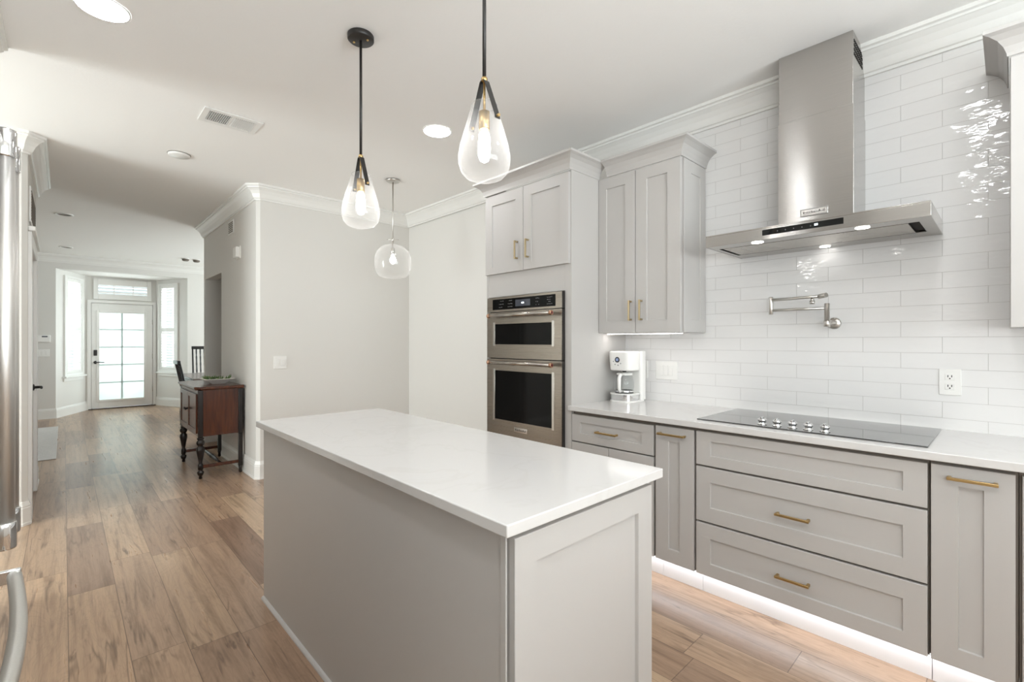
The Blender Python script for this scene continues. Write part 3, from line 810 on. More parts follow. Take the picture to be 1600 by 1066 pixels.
oven_door(1.203, 1.541, 1.305, 1.455, 1.515, 'upper_door')
ld = oven_door(0.612, 1.197, 0.749, 1.111, 1.172, 'lower_door')
t.part('badge', mb('chrome').box(VF-0.004, VF-0.001, 2.320, 2.452, 0.678, 0.711, 0.001), ld)
text_part(t, 'badge_lettering', 'KitchenAid', 0.021, (VF-0.0042, 2.386, 0.6945), (0, -1, 0), (0, 0, 1), 'black', ld)

# ------------------------------------------------------------------ range hood
t = Thing('range_hood', 'stainless chimney range hood on the white tiled wall above the cooktop', 'range hood', (2.75, 0.673, 1.8315))
HX0, HY0, HY1, HZ0, HZ1 = 2.510, 0.216, 1.129, 1.8315, 1.893
f = mb('hoodsteel')
f.box(HX0, WX-0.0005, HY0, HY1, HZ1-0.006, HZ1, 0.001); f.box(HX0, HX0+0.006, HY0, HY1, HZ0, HZ1-0.006, 0.001)
f.box(HX0+0.006, WX-0.0005, HY0, HY0+0.006, HZ0, HZ1-0.006); f.box(HX0+0.006, WX-0.0005, HY1-0.006, HY1, HZ0, HZ1-0.006)
f.box(HX0+0.006, 2.610, HY0+0.006, HY1-0.006, HZ0+0.001, HZ0+0.004); f.box(2.875, WX-0.001, HY0+0.006, HY1-0.006, HZ0+0.001, HZ0+0.004)
f.box(2.610, 2.875, HY0+0.006, 0.262, HZ0+0.001, HZ0+0.004); f.box(2.610, 2.875, 1.098, HY1-0.006, HZ0+0.001, HZ0+0.004)
can_ = t.part('canopy', f)
t.part('filter_recess', mb('hole').box(2.606, 2.879, 0.258, 1.102, HZ0+0.010, HZ0+0.014), can_)
t.part('filter_panel', mb('steel').box(2.620, 2.866, 0.300, 1.080, HZ0+0.0005, HZ0+0.005, 0.001), can_)
f = mb('black_gloss').box(HX0-0.001, HX0, 0.508, 0.844, 1.8515, 1.879); pn = t.part('control_panel', f, can_)
for k in range(1, 6): t.part('key_legend', mb('mark').box(HX0-0.0015, HX0-0.001, 0.60+0.035*k-0.0015, 0.60+0.035*k+0.0015, 1.863, 1.8655), can_)
t.part('indicator_light', mb('led').box(HX0-0.0018, HX0-0.001, 0.606, 0.620, 1.862, 1.871), can_)
for x, y, r in ((2.562, 0.884, 0.027), (2.568, 0.449, 0.027), (2.936, 0.676, 0.024)):
    t.part('lamp', mb('hoodlamp').lathe([(r, 0), (r, -0.0025)], (x, y, HZ0+0.0015), 'Z', 20), can_)
K0, K1, KX = 0.5125, 0.842, 2.735
f = mb('hoodsteel').box(KX, WX-0.0005, K0, K1, HZ1, 2.468, 0.0015)
lo = t.part('lower_chimney', f)
f = mb('hoodsteel').box(KX+0.003, WX-0.0005, K0+0.003, K1-0.003, 2.468, CEIL-0.0005, 0.0015)
up = t.part('upper_chimney', f)
f = mb('hole')
for k in range(9):
    x = KX + 0.022 + k*0.0215
    for j in range(4): f.box(x, x+0.012, K0+0.0015, K0+0.0032, 2.708 + j*0.021, 2.708 + j*0.021+0.014)
t.part('vent_slots', f, up)
bd = t.part('badge', mb('chrome').box(KX-0.004, KX, 0.617, 0.738, 1.962, 1.999, 0.001), lo)
f = mb('steel_v').box(KX-0.0046, KX-0.004, 0.622, 0.733, 1.967, 1.994); t.part('badge_plate', f, lo)
text_part(t, 'badge_lettering', 'KitchenAid', 0.0185, (KX-0.0050, 0.6775, 1.9805), (0, -1, 0), (0, 0, 1), 'black', lo)

# ------------------------------------------------------------------ cooktop
t = Thing('cooktop', 'black glass cooktop with five steel knobs set in the white countertop', 'cooktop', (2.70, 0.68, 0.915))
t.part('glass_top', mb('ceramic').box(2.432, 2.972, 0.218, 1.140, 0.9155, 0.9205, 0.0015))
for y in (0.838, 0.772, 0.705, 0.640, 0.574):
    f = mb('chrome').lathe([(0.021, 0), (0.021, 0.003), (0.016, 0.005), (0.015, 0.012), (0.019, 0.016), (0.019, 0.026), (0.016, 0.029)], (2.492, y, 0.9206), 'Z', 20)
    f.box(2.474, 2.510, y-0.004, y+0.004, 0.9495, 0.957, 0.001)
    t.part('knob', f)

# ------------------------------------------------------------------ pot filler tap
t = Thing('pot_filler', 'folded chrome pot filler tap on the white tile above the cooktop', 'tap', (WX, 0.647, 1.42))
f = mb('nickel').lathe([(0.031, 0), (0.031, -0.006), (0.026, -0.012), (0.013, -0.014)], (WX-0.0002, 0.647, 1.425), 'X', 24)
t.part('wall_flange', f)
vx = 2.905
f = mb('nickel').tube([(WX-0.013, 0.647, 1.425), (vx, 0.655, 1.425)], 0.0105, 14)
f.lathe([(0.013, -0.02), (0.016, -0.018), (0.016, 0.012), (0.0125, 0.014), (0.0125, 0.100), (0.010, 0.103)], (vx, 0.660, 1.425), 'Z', 18)
bd = t.part('valve_body', f)
f = mb('nickel').tube([(vx, 0.660, 1.503), (vx-0.002, 0.930, 1.503)], 0.0075, 12)
t.part('lower_arm', f)
f = mb('nickel').lathe([(0.0095, 0), (0.011, 0.002), (0.011, 0.096), (0.0095, 0.098)], (vx-0.002, 0.930, 1.480), 'Z', 16); t.part('elbow', f)
f = mb('nickel').tube([(vx-0.002, 0.930, 1.560), (2.850, 0.665, 1.563)], 0.0080, 12)
ua = t.part('upper_arm', f)
t.part('shutoff_handle', mb('nickel').tube([(2.858, 0.684, 1.562), (2.836, 0.648, 1.566)], 0.0125, 16), ua)
f = mb('nickel').tube([(2.856, 0.715, 1.560), (2.854, 0.715, 1.525)], 0.0085, 12); f.tube([(2.854, 0.715, 1.542), (2.854, 0.715, 1.524)], 0.0125, 14)
t.part('spout', f, ua)

# ------------------------------------------------------------------ wall plates
def plate(name, label, cat, y0, y1, z0, z1, x=WX, group=None):
    t = Thing(name, label, cat, (x, (y0+y1)/2, (z0+z1)/2), group)
    t.part('cover_plate', mb('plastic').box(x-0.006, x-0.0003, y0, y1, z0, z1, 0.002)); return t
t = plate('electrical_outlet', 'white duplex socket on the tile right of the cooktop', 'socket', 0.153, 0.230, 1.078, 1.198)
for z in (1.162, 1.117):
    f = mb('plastic').box(WX-0.008, WX-0.006, 0.175, 0.209, z-0.014, z+0.014, 0.0009); so = t.part('receptacle', f)
    f = mb('hole')
    for y in (0.1985, 0.1855): f.box(WX-0.0085, WX-0.008, y-0.0015, y+0.0015, z-0.001, z+0.009)
    f.lathe([(0.0028, 0), (0.0028, -0.0005)], (WX-0.008, 0.192, z-0.007), 'X', 10)
    t.part('slots', f, so)
t = plate('light_switch', 'white three-gang rocker switch plate on the tile right of the coffee maker', 'switch', 1.540, 1.700, 1.066, 1.190)
for y in (1.653, 1.620, 1.587): t.part('rocker', mb('plastic').box(WX-0.010, WX-0.006, y-0.0135, y+0.0135, 1.094, 1.162, 0.0012))
t = plate('electrical_outlet', 'white single socket plate on the tile half hidden behind the coffee maker', 'socket', 1.762, 1.836, 1.066, 1.190)
t.part('receptacle', mb('plastic').box(WX-0.009, WX-0.006, 1.783, 1.815, 1.094, 1.162, 0.001))
t = Thing('light_switch', 'white two-gang switch plate on the plain wall beyond the island', 'switch', (1.55, BY, 1.12))
t.part('cover_plate', mb('plastic').box(1.492, 1.612, BY-0.007, BY-0.0003, 1.056, 1.180, 0.002))
for x in (1.524, 1.578): t.part('rocker', mb('plastic').box(x-0.017, x+0.017, BY-0.011, BY-0.007, 1.085, 1.150, 0.0015))
t = Thing('door_chime', 'small white chime box high on the right hall wall', 'door chime', (HX, 5.59, 2.2))
t.part('cover', mb('plastic').box(HX-0.045, HX-0.0003, 5.535, 5.655, 2.205, 2.315, 0.006)); t.part('base_plate', mb('plastic').box(HX-0.012, HX-0.0003, 5.52, 5.67, 2.195, 2.325, 0.002))
t = Thing('wall_grille', 'small grey louvred grille under the crown high on the right hall wall', 'vent', (HX, 5.9, 2.5))
t.part('frame', mb('trim').box(HX-0.008, HX-0.0003, 5.80, 6.02, 2.505, 2.655, 0.002))
f = mb('gap')
for k in range(6): f.box(HX-0.010, HX-0.008, 5.82, 6.00, 2.525+k*0.02, 2.535+k*0.02)
t.part('slats', f)
t = Thing('wall_grille', 'white return air grille high on the left wall above the closet door', 'vent', (LX, 5.5, 2.35))
t.part('frame', mb('trim').box(LX+0.0003, LX+0.010, 5.10, 5.86, 2.235, 2.505, 0.002))
f = mb('gap')
for k in range(11): f.box(LX+0.010, LX+0.013, 5.14, 5.82, 2.260+k*0.021, 2.270+k*0.021)
t.part('slats', f)
t = Thing('alarm_panel', 'white alarm keypad on the far wall left of the bay', 'keypad', (-0.26, FY, 1.37))
t.part('housing', mb('plastic').box(-0.35, -0.165, FY-0.03, FY-0.0003, 1.31, 1.43, 0.006)); t.part('screen', mb('screen').box(-0.27, -0.20, FY-0.031, FY-0.03, 1.395, 1.415))
t = Thing('light_switch', 'white switch plate under the alarm keypad on the far wall', 'switch', (-0.26, FY, 1.12))
t.part('cover_plate', mb('plastic').box(-0.35, -0.175, FY-0.007, FY-0.0003, 1.065, 1.185, 0.002))
for x in (-0.315, -0.262, -0.21): t.part('rocker', mb('plastic').box(x-0.015, x+0.015, FY-0.011, FY-0.007, 1.09, 1.16, 0.001))

# ------------------------------------------------------------------ island
IX0, IX1, IY0, IY1 = 0.750, 1.384, 0.805, 2.655
t = Thing('kitchen_island', 'grey kitchen island base with plain long side and shaker end panel', 'island', ((IX0+IX1)/2, (IY0+IY1)/2, 0))
f = mb('cab'); f.box(IX0+0.012, IX1, IY0+0.004, IY1, 0.0, 0.8845)
f.box(IX0, IX0+0.012, IY0+0.017, IY1, 0.0, 0.8845)
bd = t.part('body', f)
t.part('corner_strip', mb('cab').box(IX0-0.0045, IX0+0.0005, IY0+0.002, IY0+0.020, 0.0, 0.8845, 0.0008))
t.part('end_panel', mb('cab').shaker((IX0+0.009, IY0+0.0035, 0.012), (1, 0, 0), (0, 0, 1), (0, -1, 0), 1.368-IX0-0.009, 0.858, 0.019, (0.075, 0.080, 0.075, 0.072), 0.011))
f = mb('cab').sweep([(IX0, IY1), (IX0, IY0+0.02)][::-1], [(0, 0), (0.013, 0), (0.012, 0.006), (0.008, 0.012), (0, 0.015)], 0.0)
t.part('shoe_molding', f)
f = mb('cab')
for y0 in (0.86, 1.46, 2.06): f.shaker((IX1, y0, 0.12), (0, 1, 0), (0, 0, 1), (1, 0, 0), 0.56, 0.74, 0.02, (0.07,)*4)
t.part('doors_far_side', f) if False else f.bm.free()
f = mb('quartz').box(0.722, 1.416, 0.777, 2.690, 0.885, 0.915, 0.003)
tag(f.build('island_top'), 'thick white quartz slab on top of the grey island', 'countertop')

# ------------------------------------------------------------------ coffee maker
t = Thing('coffee_maker', 'white drip coffee maker with glass carafe in the counter corner', 'coffee maker', (2.82, 1.80, 0.915))
cx0, cx1, cy0, cy1 = 2.715, 2.935, 1.735, 1.905
def slab(m, pts, z0, z1, top=None):
    """rounded plan slab"""
    m.prism(pts, z0, z1); return m
def roundrect(x0, x1, y0, y1, r, n=5, rx=True):
    P = []
    for cx, cy, a0 in ((x1-r, y1-r, 0), (x0+r, y1-r, PI/2), (x0+r, y0+r, PI), (x1-r, y0+r, 1.5*PI)):
        for k in range(n+1):
            a = a0 + k*PI/2/n; P.append((cx+r*math.cos(a), cy+r*math.sin(a)))
    return P
Z = 0.9155
f = mb('plastic').prism(roundrect(cx0, cx1, cy0, cy1, 0.045), Z, Z+0.012); bs = t.part('base', f)
f = mb('chrome').prism(roundrect(cx0+0.002, cx1-0.06, cy0+0.002, cy1-0.002, 0.045), Z+0.012, Z+0.052); t.part('base_band', f, bs)
f = mb('plastic').prism(roundrect(cx0, cx1-0.05, cy0, cy1, 0.045), Z+0.052, Z+0.060); f.mat('black').lathe([(0.062, 0), (0.062, 0.003)], (2.79, 1.82, Z+0.060), 'Z', 24); t.part('warming_plate', f, bs)
f = mb('plastic').prism(roundrect(2.868, cx1, cy0, cy1, 0.02), Z+0.012, Z+0.345); t.part('water_tank', f)
rg = []
for z, g in ((0.215, 0.006), (0.222, 0.002), (0.30, -0.002), (0.338, -0.003), (0.345, 0.004)):
    rg.append([(x, y, Z+z) for x, y in roundrect(cx0+g, 2.8675, cy0+g, cy1-g, 0.04)])
hd_ = t.part('brew_head', mb('plastic').rings(rg))
fx = cx0-0.0005
f = mb('black').lathe([(0.019, 0.001), (0.019, -0.004), (0.016, -0.005)], (fx+0.002, 1.826, Z+0.288), 'X', 20); f.mat('lcd').lathe([(0.011, 0), (0.011, -0.0006)], (fx-0.0032, 1.826, Z+0.288), 'X', 16)
t.part('clock_display', f, hd_)
f = mb('screen')
for k in range(7):
    a = math.radians(-50 - k*43 + 80); f.lathe([(0.0035, 0.001), (0.0035, -0.0015)], (fx+0.001, 1.826 + 0.033*math.cos(a), Z+0.283 + 0.033*math.sin(a)), 'X', 8)
t.part('buttons', f, hd_)
t.part('drip_spout', mb('black').lathe([(0.018, 0), (0.012, -0.012)], (2.79, 1.82, Z+0.2145), 'Z', 16), hd_)
f = mb('carafe').lathe([(0.056, 0), (0.064, 0.02), (0.064, 0.07), (0.056, 0.105), (0.050, 0.118)], (2.79, 1.82, Z+0.0635), 'Z', 28, True, False)
cf = t.part('carafe', f, None, 'clear glass jug')
f = mb('plastic').lathe([(0.053, 0), (0.054, 0.012), (0.03, 0.018), (0.0, 0.018)], (2.79, 1.82, Z+0.182), 'Z', 24); t.part('carafe_lid', f, cf)
f = mb('plastic').tube([(2.742, 1.81, Z+0.188), (2.708, 1.80, Z+0.186), (2.692, 1.796, Z+0.165), (2.692, 1.796, Z+0.10), (2.704, 1.80, Z+0.076), (2.73, 1.806, Z+0.078)], [0.010, 0.012, 0.0125, 0.0115, 0.010, 0.008], 10); t.part('carafe_handle', f, cf)
t.part('carafe_band', mb('chrome').lathe([(0.0645, 0), (0.0650, 0.008), (0.0645, 0.010)], (2.79, 1.82, Z+0.068), 'Z', 28, False, False), cf)

# ------------------------------------------------------------------ pendants
def rotxy(p, c, a):
    x, y = p[0]-c[0], p[1]-c[1]; return (c[0]+x*math.cos(a)-y*math.sin(a), c[1]+x*math.sin(a)+y*math.cos(a), p[2])
def teardrop(x, y, label, ang):
    c = (x, y)
    t = Thing('pendant_lamp', label, 'pendant lamp', (x, y, 1.885), 'teardrop pendants over the island')
    f = mb('black').lathe([(0.060, 0), (0.062, -0.003), (0.062, -0.022), (0.058, -0.026), (0.008, -0.027)], (x, y, CEIL-0.0005), 'Z', 32)
    cn = t.part('canopy', f)
    for s in (-1, 1): t.part('screw', mb('brass').lathe([(0.006, 0), (0.006, -0.003), (0.004, -0.005)], rotxy((x+s*0.036, y, CEIL-0.0268), c, ang+0.6), 'Z', 10), cn)
    t.part('rod', mb('black').tube([(x, y, CEIL-0.027), (x, y, 2.236)], 0.0065, 12))
    t.part('collar', mb('brass').lathe([(0.009, 0), (0.011, 0.003), (0.011, 0.012), (0.008, 0.016)], (x, y, 2.222), 'Z', 16))
    for s in (-1, 1):
        P = [rotxy((x+s*a, y, z), c, ang) for a, z in ((0.004, 2.226), (0.012, 2.220), (0.066, 2.088), (0.068, 2.074))]
        ux = Vector(rotxy((0, 1, 0), (0, 0), ang)); rings = []
        for i, p in enumerate(P):
            p = Vector(p); tg = (Vector(P[min(i+1, 3)]) - Vector(P[max(i-1, 0)])).normalized(); nn = tg.cross(ux).normalized()
            rings.append([p + ux*0.0105*a + nn*0.0016*b_ for a, b_ in ((-1, -1), (1, -1), (1, 1), (-1, 1))])
        f = mb('black').rings(rings); sp_ = t.part('strap', f)
        q = rotxy((x+s*0.067, y, 2.083), c, ang)
        t.part('thumb_screw', mb('brass').tube([Vector(q) - Vector(rotxy((s*0.006, 0, 0), (0, 0), ang)), Vector(q) + Vector(rotxy((s*0.010, 0, 0), (0, 0), ang))], 0.005, 10), sp_)
    t.part('stem', mb('brass').tube([(x, y, 2.222), (x, y, 2.118)], 0.0045, 10))
    f = mb('brass').lathe([(0.006, 0.004), (0.019, 0), (0.019, -0.058), (0.016, -0.062)], (x, y, 2.118), 'Z', 24); t.part('socket', f)
    f = mb('bulb').lathe([(0.010, 0), (0.018, -0.014), (0.0215, -0.05), (0.0215, -0.085), (0.015, -0.104), (0.004, -0.111)], (x, y, 2.0555), 'Z', 16); t.part('bulb', f)
    prof = [(0.044, 2.140), (0.047, 2.128), (0.0565, 2.095), (0.070, 2.050), (0.083, 2.005), (0.0905, 1.965), (0.0895, 1.940), (0.081, 1.912), (0.064, 1.893), (0.040, 1.884), (0.0, 1.8815)]
    f = mb('globe').lathe([(r, z-1.885) for r, z in prof], (x, y, 1.885), 'Z', 40, False, False)
    g = t.part('glass_shade', f, None, 'clear teardrop glass')
    f = mb('globe'); f.tube([(x+0.044*math.cos(k*2*PI/28), y+0.044*math.sin(k*2*PI/28), 2.141) for k in range(29)], 0.0016, 6); t.part('glass_rim', f, g)
teardrop(1.050, 2.177, 'teardrop glass pendant over the far end of the island, its black canopy in view', -PI/2)
teardrop(1.050, 1.245, 'teardrop glass pendant over the near end of the island, rod cut off above', -PI/2)
px, py = 2.21, 3.93
t = Thing('globe_pendant', 'nickel pendant with clear round glass globe in the nook beyond the island', 'pendant lamp', (px, py, 1.91))
t.part('canopy', mb('nickel').lathe([(0.064, 0), (0.064, -0.012), (0.056, -0.018), (0.012, -0.022)], (px, py, CEIL-0.0005), 'Z', 28))
t.part('rod', mb('nickel').tube([(px, py, CEIL-0.02), (px, py, 2.20)], 0.0055, 10))
f = mb('nickel').tube([(px-0.045, py+0.030, 2.268), (px+0.045, py-0.030, 2.268)], 0.004, 8); f.lathe([(0.004, -0.02), (0.012, -0.014), (0.012, 0.012), (0.006, 0.018)], (px, py, 2.268), 'Z', 14); t.part('cross_bar', f)
f = mb('nickel').lathe([(0.006, 0.06), (0.018, 0.052), (0.020, 0), (0.014, -0.004)], (px, py, 2.135), 'Z', 18); t.part('socket', f)
t.part('bulb', mb('bulb').lathe([(0.008, 0), (0.016, -0.018), (0.028, -0.045), (0.028, -0.062), (0.018, -0.080), (0.004, -0.086)], (px, py, 2.130), 'Z', 16))
prof = [(0.030, 2.225), (0.045, 2.222), (0.095, 2.205), (0.140, 2.165), (0.163, 2.110), (0.167, 2.050), (0.158, 1.990), (0.138, 1.945), (0.118, 1.924), (0.092, 1.917), (0.0, 1.919)]
f = mb('globe').lathe([(r, z-1.91) for r, z in prof], (px, py, 1.91), 'Z', 40, False, False); t.part('glass_shade', f, None, 'clear glass globe with flat base')

# ------------------------------------------------------------------ ceiling fittings
def can_light(x, y, label):
    t = Thing('recessed_light', label, 'ceiling light', (x, y, CEIL), 'recessed kitchen lights')
    t.part('trim_ring', mb('plastic').lathe([(0.101, 0), (0.101, -0.003), (0.094, -0.0045), (0.0925, -0.002)], (x, y, CEIL-0.0003), 'Z', 36, False, False))
    t.part('diffuser', mb('can').lathe([(0.093, 0), (0.093, -0.0035)], (x, y, CEIL-0.0008), 'Z', 32))
    return t
can_light(1.922, 2.797, 'round recessed light glowing in the ceiling between the pendants')
can_light(0.125, 2.79, 'round recessed light glowing at the top left corner of the photo')
for x, y in ((1.60, 0.12), (0.125, 1.45), (0.125, 0.10), (1.80, -1.5), (0.10, -1.5)): can_light(x, y, 'unseen round recessed light assumed for the kitchen lighting')  # out of view: first read from a tile reflection, others added to brighten
for x, y, s in ((0.002, 7.65, 'nearer'), (0.025, 10.29, 'farther')):
    t = Thing('recessed_light', 'small unlit recessed light in the hall ceiling, the %s of the two' % s, 'ceiling light', (x, y, CEIL))
    t.part('trim_ring', mb('plastic').lathe([(0.085, 0), (0.085, -0.006), (0.068, -0.010), (0.066, -0.002)], (x, y, CEIL-0.0003), 'Z', 28, False, False))
    t.part('lens', mb('gap').lathe([(0.067, 0), (0.067, -0.002)], (x, y, CEIL-0.0006), 'Z', 24))
t = Thing('ceiling_speaker', 'flat white round cover in the ceiling beyond the air vent', 'ceiling cover', (0.667, 4.56, CEIL))
t.part('cover', mb('plastic').lathe([(0.075, 0), (0.075, -0.010), (0.068, -0.016), (0.0, -0.018)], (0.667, 4.56, CEIL-0.0003), 'Z', 32)); t.part('gasket', mb('gap').lathe([(0.0785, 0), (0.0785, -0.003)], (0.667, 4.56, CEIL-0.0002), 'Z', 32))
for (x, y), s in (((1.595, 10.24), 'left'), ((1.764, 10.26), 'right')):
    t = Thing('smoke_detector', 'small grey-white smoke detector near the front bay, the %s one of the pair' % s, 'smoke detector', (x, y, CEIL))
    t.part('base', mb('plastic').lathe([(0.062, 0), (0.062, -0.012)], (x, y, CEIL-0.0003), 'Z', 24)); t.part('cover', mb('gap').lathe([(0.055, 0), (0.052, -0.025), (0.035, -0.035), (0, -0.036)], (x, y, CEIL-0.0125), 'Z', 24))
t = Thing('ceiling_vent', 'white rectangular air vent in the kitchen ceiling', 'vent', (0.815, 3.62, CEIL))
vx0, vx1, vy0, vy1 = 0.648, 0.990, 3.505, 3.742
f = mb('trim'); zt, zb = CEIL-0.0004, CEIL-0.008
ix0, ix1, iy0, iy1 = vx0+0.036, vx1-0.036, vy0+0.040, vy1-0.040
f.box(vx0, ix0, vy0, vy1, zb, zt, 0.002); f.box(ix1, vx1, vy0, vy1, zb, zt, 0.002); f.box(ix0, ix1, vy0, iy0, zb, zt, 0.002); f.box(ix0, ix1, iy1, vy1, zb, zt, 0.002)
xm = (ix0+ix1)/2 - 0.002; f.box(xm-0.006, xm+0.006, iy0, iy1, zb, zt)
t.part('frame', f)
t.part('duct_opening', mb('hole').box(ix0, ix1, iy0, iy1, CEIL-0.002, CEIL-0.0004))
f = mb('trim')
for side in (0, 1):
    a, b_ = (ix0, xm-0.006) if side == 0 else (xm+0.006, ix1)
    n = 11; st = (b_-a)/n
    for k in range(n):
        xc = a + st*(k+0.5)
        R = Matrix.Translation((xc, 0, CEIL-0.0068)) @ Matrix.Rotation(math.radians(-35 if side == 0 else 50), 4, 'Y')
        f.box(-0.0052, 0.0052, iy0, iy1, -0.0005, 0.0005, 0, R)
    if side == 0:
        for k in range(1, 7): yy = iy0 + (iy1-iy0)*k/7; f.box(a, b_, yy-0.0012, yy+0.0012, CEIL-0.006, CEIL-0.003)
t.part('slats', f)

# ------------------------------------------------------------------ refrigerator (only its handles reach into the photo)
t = Thing('refrigerator', 'stainless french door refrigerator at the left edge, only its handles in view', 'refrigerator', (-0.53, 1.365, 0))
f = mb('steel').box(-0.93, -0.205, 0.905, 1.825, 0.03, 1.78, 0.004); f.mat('black').box(-0.88, -0.24, 0.93, 1.80, 0, 0.03); t.part('body', f)
def bar_handle(y, door):
    x = -0.081
    f = mb('fridgesteel').tube([(x, y, 0.965), (x, y, 1.70)], 0.0135, 18); h_ = t.part('handle', f, door)
    for z0, z1 in ((0.934, 0.985), (1.680, 1.733)):
        f = mb('chrome').lathe([(0.0150, 0), (0.0160, 0.003), (0.0160, z1-z0-0.003), (0.0150, z1-z0)], (x, y, z0), 'Z', 20)
        f.box(x, -0.150, y-0.010, y+0.010, z0+0.004, z1-0.004, 0.003)
        t.part('handle_bracket', f, h_)
for y0, y1, hy in ((0.908, 1.3635, 1.318), (1.3665, 1.822, 1.423)):
    dr = t.part('door', mb('steel_v').box(-0.203, -0.150, y0, y1, 0.80, 1.775, 0.006)); bar_handle(hy, dr)
dr = t.part('freezer_drawer', mb('steel_v').box(-0.203, -0.150, 0.908, 1.822, 0.08, 0.795, 0.006))
pts = []
for k in range(17):
    s = k/16; y = 0.955 + s*(1.775-0.955); pts.append((-0.093 + 0.024*math.sin(PI*s), y, 0.722))
h_ = t.part('handle', mb('fridgesteel').tube(pts, 0.0145, 18), dr)
for y in (0.955, 1.775):
    f = mb('chrome').box(-0.150, -0.080, y-0.006, y+0.006, 0.704, 0.740, 0.003); t.part('handle_bracket', f, h_)

# ------------------------------------------------------------------ hall furniture
SX0, SX1, SY0, SY1 = 0.915, 1.318, 5.345, 6.295
t = Thing('sideboard', 'antique mahogany sideboard on turned legs against the right hall wall', 'sideboard', ((SX0+SX1)/2, (SY0+SY1)/2, 0))
ZB, ZT = 0.405, 0.855
f = mb('mahogany').box(SX0+0.022, SX1, SY0+0.02, SY1-0.02, ZB, ZT, 0.003)
bd = t.part('body', f, None, 'reddish mahogany case')
f = mb('darkwood')
f.bm.free()
for x in (SX0+0.02, SX1-0.04):
    for y in (SY0+0.008, SY1-0.048): t.part('corner_post', mb('darkwood').box(x, x+0.040, y, y+0.040, ZB-0.01, ZT-0.0005, 0.004))
ch = 0.045
def octo(g): return [(SX0-0.01+g+ch, SY0-0.012+g), (SX1+0.004, SY0-0.012+g), (SX1+0.004, SY1+0.012-g), (SX0-0.01+g+ch, SY1+0.012-g), (SX0-0.01+g, SY1+0.012-g-ch), (SX0-0.01+g, SY0-0.012+g+ch)]
f = mb('mahogany'); f.rings([[(x, y, z) for x, y in octo(g)] for z, g in ((ZT, 0.012), (ZT+0.008, 0.006), (ZT+0.012, 0), (ZT+0.026, 0), (ZT+0.031, 0.004))])
t.part('top', f, None, 'polished top with clipped corners')
dw = (SY1-SY0-0.12)/2
for k, y0 in enumerate((SY0+0.058, SY0+0.062+dw)):
    p = t.part('door', mb('mahogany').shaker((SX0+0.022, y0+dw, ZB+0.03), (0, -1, 0), (0, 0, 1), (-1, 0, 0), dw, ZT-ZB-0.07, 0.014, (0.04,)*4, 0.006))
    y = y0 + (dw-0.03 if k == 0 else 0.03)
    t.part('knob', mb('darkwood').lathe([(0.005, 0), (0.005, -0.012), (0.013, -0.018), (0.013, -0.026), (0.006, -0.031)], (SX0+0.009, y, 0.64), 'X', 14), p)
TURN = [(0.010, 0), (0.016, 0.004), (0.013, 0.028), (0.020, 0.034), (0.030, 0.062), (0.026, 0.070), (0.014, 0.080), (0.022, 0.090), (0.022, 0.135), (0.015, 0.150), (0.018, 0.175),
        (0.029, 0.235), (0.036, 0.275), (0.034, 0.300), (0.020, 0.318), (0.030, 0.328), (0.036, 0.348), (0.030, 0.366), (0.022, 0.374), (0.030, 0.384), (0.030, ZB-0.011)]
for y in (SY0+0.030, SY1-0.030): t.part('leg', mb('darkwood').lathe(TURN, (SX0+0.042, y, 0), 'Z', 20), None, 'turned front leg')
for y in (SY0+0.030, SY1-0.030):
    f = mb('darkwood').box(SX1-0.036, SX1, y-0.019, y+0.019, 0.07, ZB-0.011, 0.003); f.lathe([(0.010, 0), (0.016, 0.01), (0.014, 0.04), (0.019, 0.07)], (SX1-0.018, y, 0), 'Z', 14); t.part('leg', f, None, 'plain square back leg')
for y in (SY0+0.030, SY1-0.030): t.part('stretcher', mb('mahogany').box(SX0+0.062, SX1-0.0365, y-0.010, y+0.010, 0.100, 0.130, 0.003))
xm = (SX0+SX1)/2 + 0.02; L = SY1-SY0-0.08
f = mb('darkwood').lathe([(0.010, 0), (0.010, L*.2), (0.018, L*.24), (0.012, L*.28), (0.022, L*.38), (0.014, L*.46), (0.024, L*.5), (0.014, L*.54), (0.022, L*.62), (0.012, L*.72), (0.018, L*.76), (0.010, L*.8), (0.010, L)], (xm, SY0+0.040, 0.115), 'Y', 14)
t.part('cross_stretcher', f)
ZS = ZT+0.0315
bx, by = 1.165, 5.70
t = Thing('bowl', 'white square shallow bowl on the sideboard, filled with greenery', 'bowl', (bx, by, ZS))
def sq(h, z, r):
    return [(x, y, z) for x, y in roundrect(bx-h, bx+h, by-h, by+h, r, 4)]
t.part('dish', mb('china').rings([sq(0.060, ZS+0.0005, 0.012), sq(0.066, ZS+0.006, 0.012), sq(0.120, ZS+0.040, 0.016), sq(0.140, ZS+0.052, 0.018), sq(0.136, ZS+0.055, 0.018), sq(0.114, ZS+0.043, 0.015), sq(0.060, ZS+0.012, 0.01)]))
f = mb('leaf'); rr = random.Random(11)
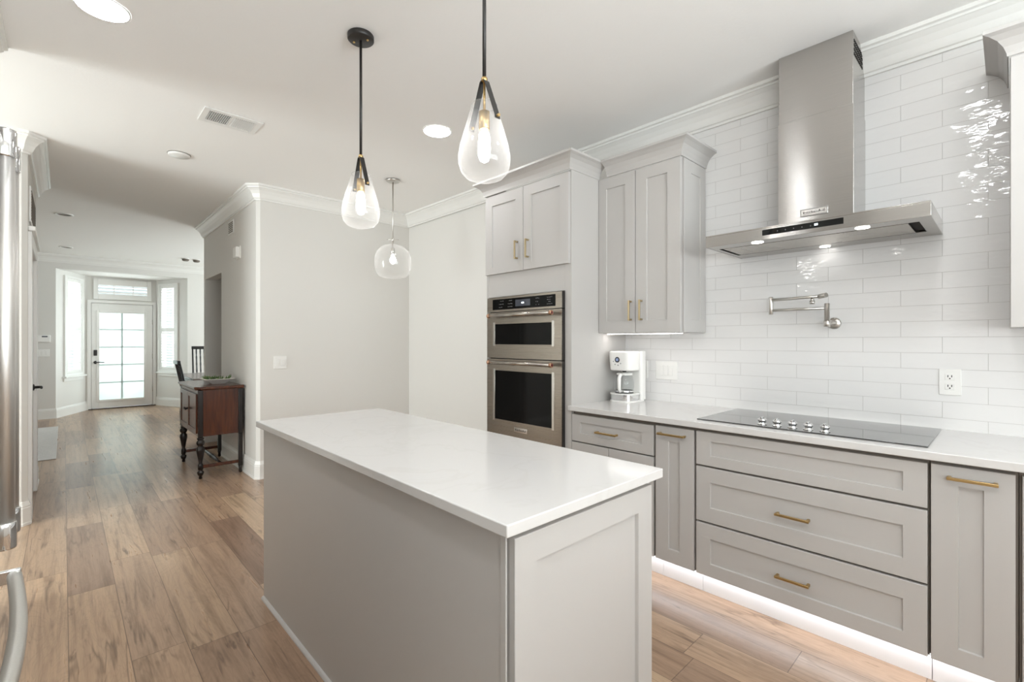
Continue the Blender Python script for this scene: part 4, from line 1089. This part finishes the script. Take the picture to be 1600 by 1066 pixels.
for k in range(150):
    a = rr.uniform(0, 2*PI); r = 0.118*math.sqrt(rr.random()); x, y = bx + r*math.cos(a), by + r*math.sin(a)
    z = ZS + 0.034 + 0.3*max(0, r-0.06); h = rr.uniform(0.022, 0.052); wd = rr.uniform(0.008, 0.015)
    lean = Vector((math.cos(a)*rr.uniform(0, .9) + rr.uniform(-.4, .4), math.sin(a)*rr.uniform(0, .9) + rr.uniform(-.4, .4), 1.0)).normalized()
    u = lean.orthogonal().normalized(); u = (Matrix.Rotation(rr.uniform(0, 6.28), 3, lean) @ u); b0 = Vector((x, y, z)); q = lean.cross(u)
    P = [b0, b0 + lean*h*.45 + u*wd*.5 + q*.002, b0 + lean*h, b0 + lean*h*.45 - u*wd*.5 + q*.002, b0 + lean*h*.45 + q*.006]
    v = [f.bm.verts.new(p) for p in P]
    for tri in ((0, 1, 4), (1, 2, 4), (2, 3, 4), (3, 0, 4)): f.face([v[i] for i in tri], True)
tag(f.build('succulents'), 'cluster of small green and olive succulent leaves in the white bowl', 'greenery')

# dining table and chairs beyond the end of the hall wall
TX, TY = 1.98, 9.15
t = Thing('dining_table', 'dark dining table with grey top beyond the sideboard, mostly hidden by the hall wall', 'table', (TX, TY, 0))
t.part('tabletop', mb('tabletop').box(1.40, 2.60, 8.35, 9.95, 0.735, 0.765, 0.006))
t.part('apron', mb('darkwood').box(1.48, 2.52, 8.43, 9.87, 0.65, 0.735))
for x in (1.51, 2.49):
    for y in (8.46, 9.84): t.part('leg', mb('darkwood').lathe([(0.02, 0), (0.03, 0.03), (0.022, 0.06), (0.035, 0.4), (0.024, 0.46), (0.035, 0.5), (0.035, 0.65)], (x, y, 0), 'Z', 14))
def chair(name, label, x, y, rz, H, spindles, curve):
    t = Thing(name, label, 'chair', (0, 0, 0))
    t.part('seat', mb('chairwood').box(-0.21, 0.21, -0.21, 0.21, 0.435, 0.47, 0.01))
    for sx in (-1, 1):
        t.part('leg', mb('chairwood').tube([(sx*0.18, 0.18, 0), (sx*0.18, 0.18, 0.435)], [0.014, 0.018], 10))
        bk = [(sx*0.185, -0.29-curve, 0), (sx*0.185, -0.225, 0.22), (sx*0.185, -0.195, 0.45), (sx*0.185, -0.215, 0.6), (sx*0.185, -0.30, H)]
        t.part('back_post', mb('chairwood').tube(bk, [0.014, 0.017, 0.019, 0.017, 0.013], 10))
    t.part('top_rail', mb('chairwood').box(-0.20, 0.20, -0.325, -0.285, H-0.045, H+0.012, 0.008))
    t.part('lower_rail', mb('chairwood').box(-0.18, 0.18, -0.235, -0.210, 0.585, 0.62, 0.004))
    for k in range(spindles):
        px_ = -0.125 + 0.25*k/(spindles-1)
        a, b_ = Vector((px_, -0.222, 0.61)), Vector((px_, -0.300, H-0.03)); pts, rs = [], []
        for q in range(15):
            s = q/14; pts.append(a.lerp(b_, s)); rs.append(0.009 + 0.005*abs(math.sin(s*PI*5)))
        t.part('spindle', mb('chairwood').tube(pts, rs, 8))
    for sx in (-1, 1): t.part('stretcher', mb('chairwood').tube([(sx*0.18, 0.18, 0.18), (sx*0.185, -0.23, 0.18)], 0.009, 8))
    t.o.location = (x, y, 0); t.o.rotation_euler = (0, 0, rz); return t
chair('dining_chair', 'black dining chair seen from the side behind the sideboard', 1.56, 8.78, -PI/2, 1.02, 4, -0.07)
chair('spindle_chair', 'tall black chair with turned back spindles behind the sideboard bowl', 1.93, 10.22, PI, 1.22, 5, 0.02)
tag(mb('rug').box(-1.1, -0.062, 7.38, 10.14, 0.001, 0.010, 0.003).build('rug'), 'pale grey woven rug on the hall floor at the left', 'rug')
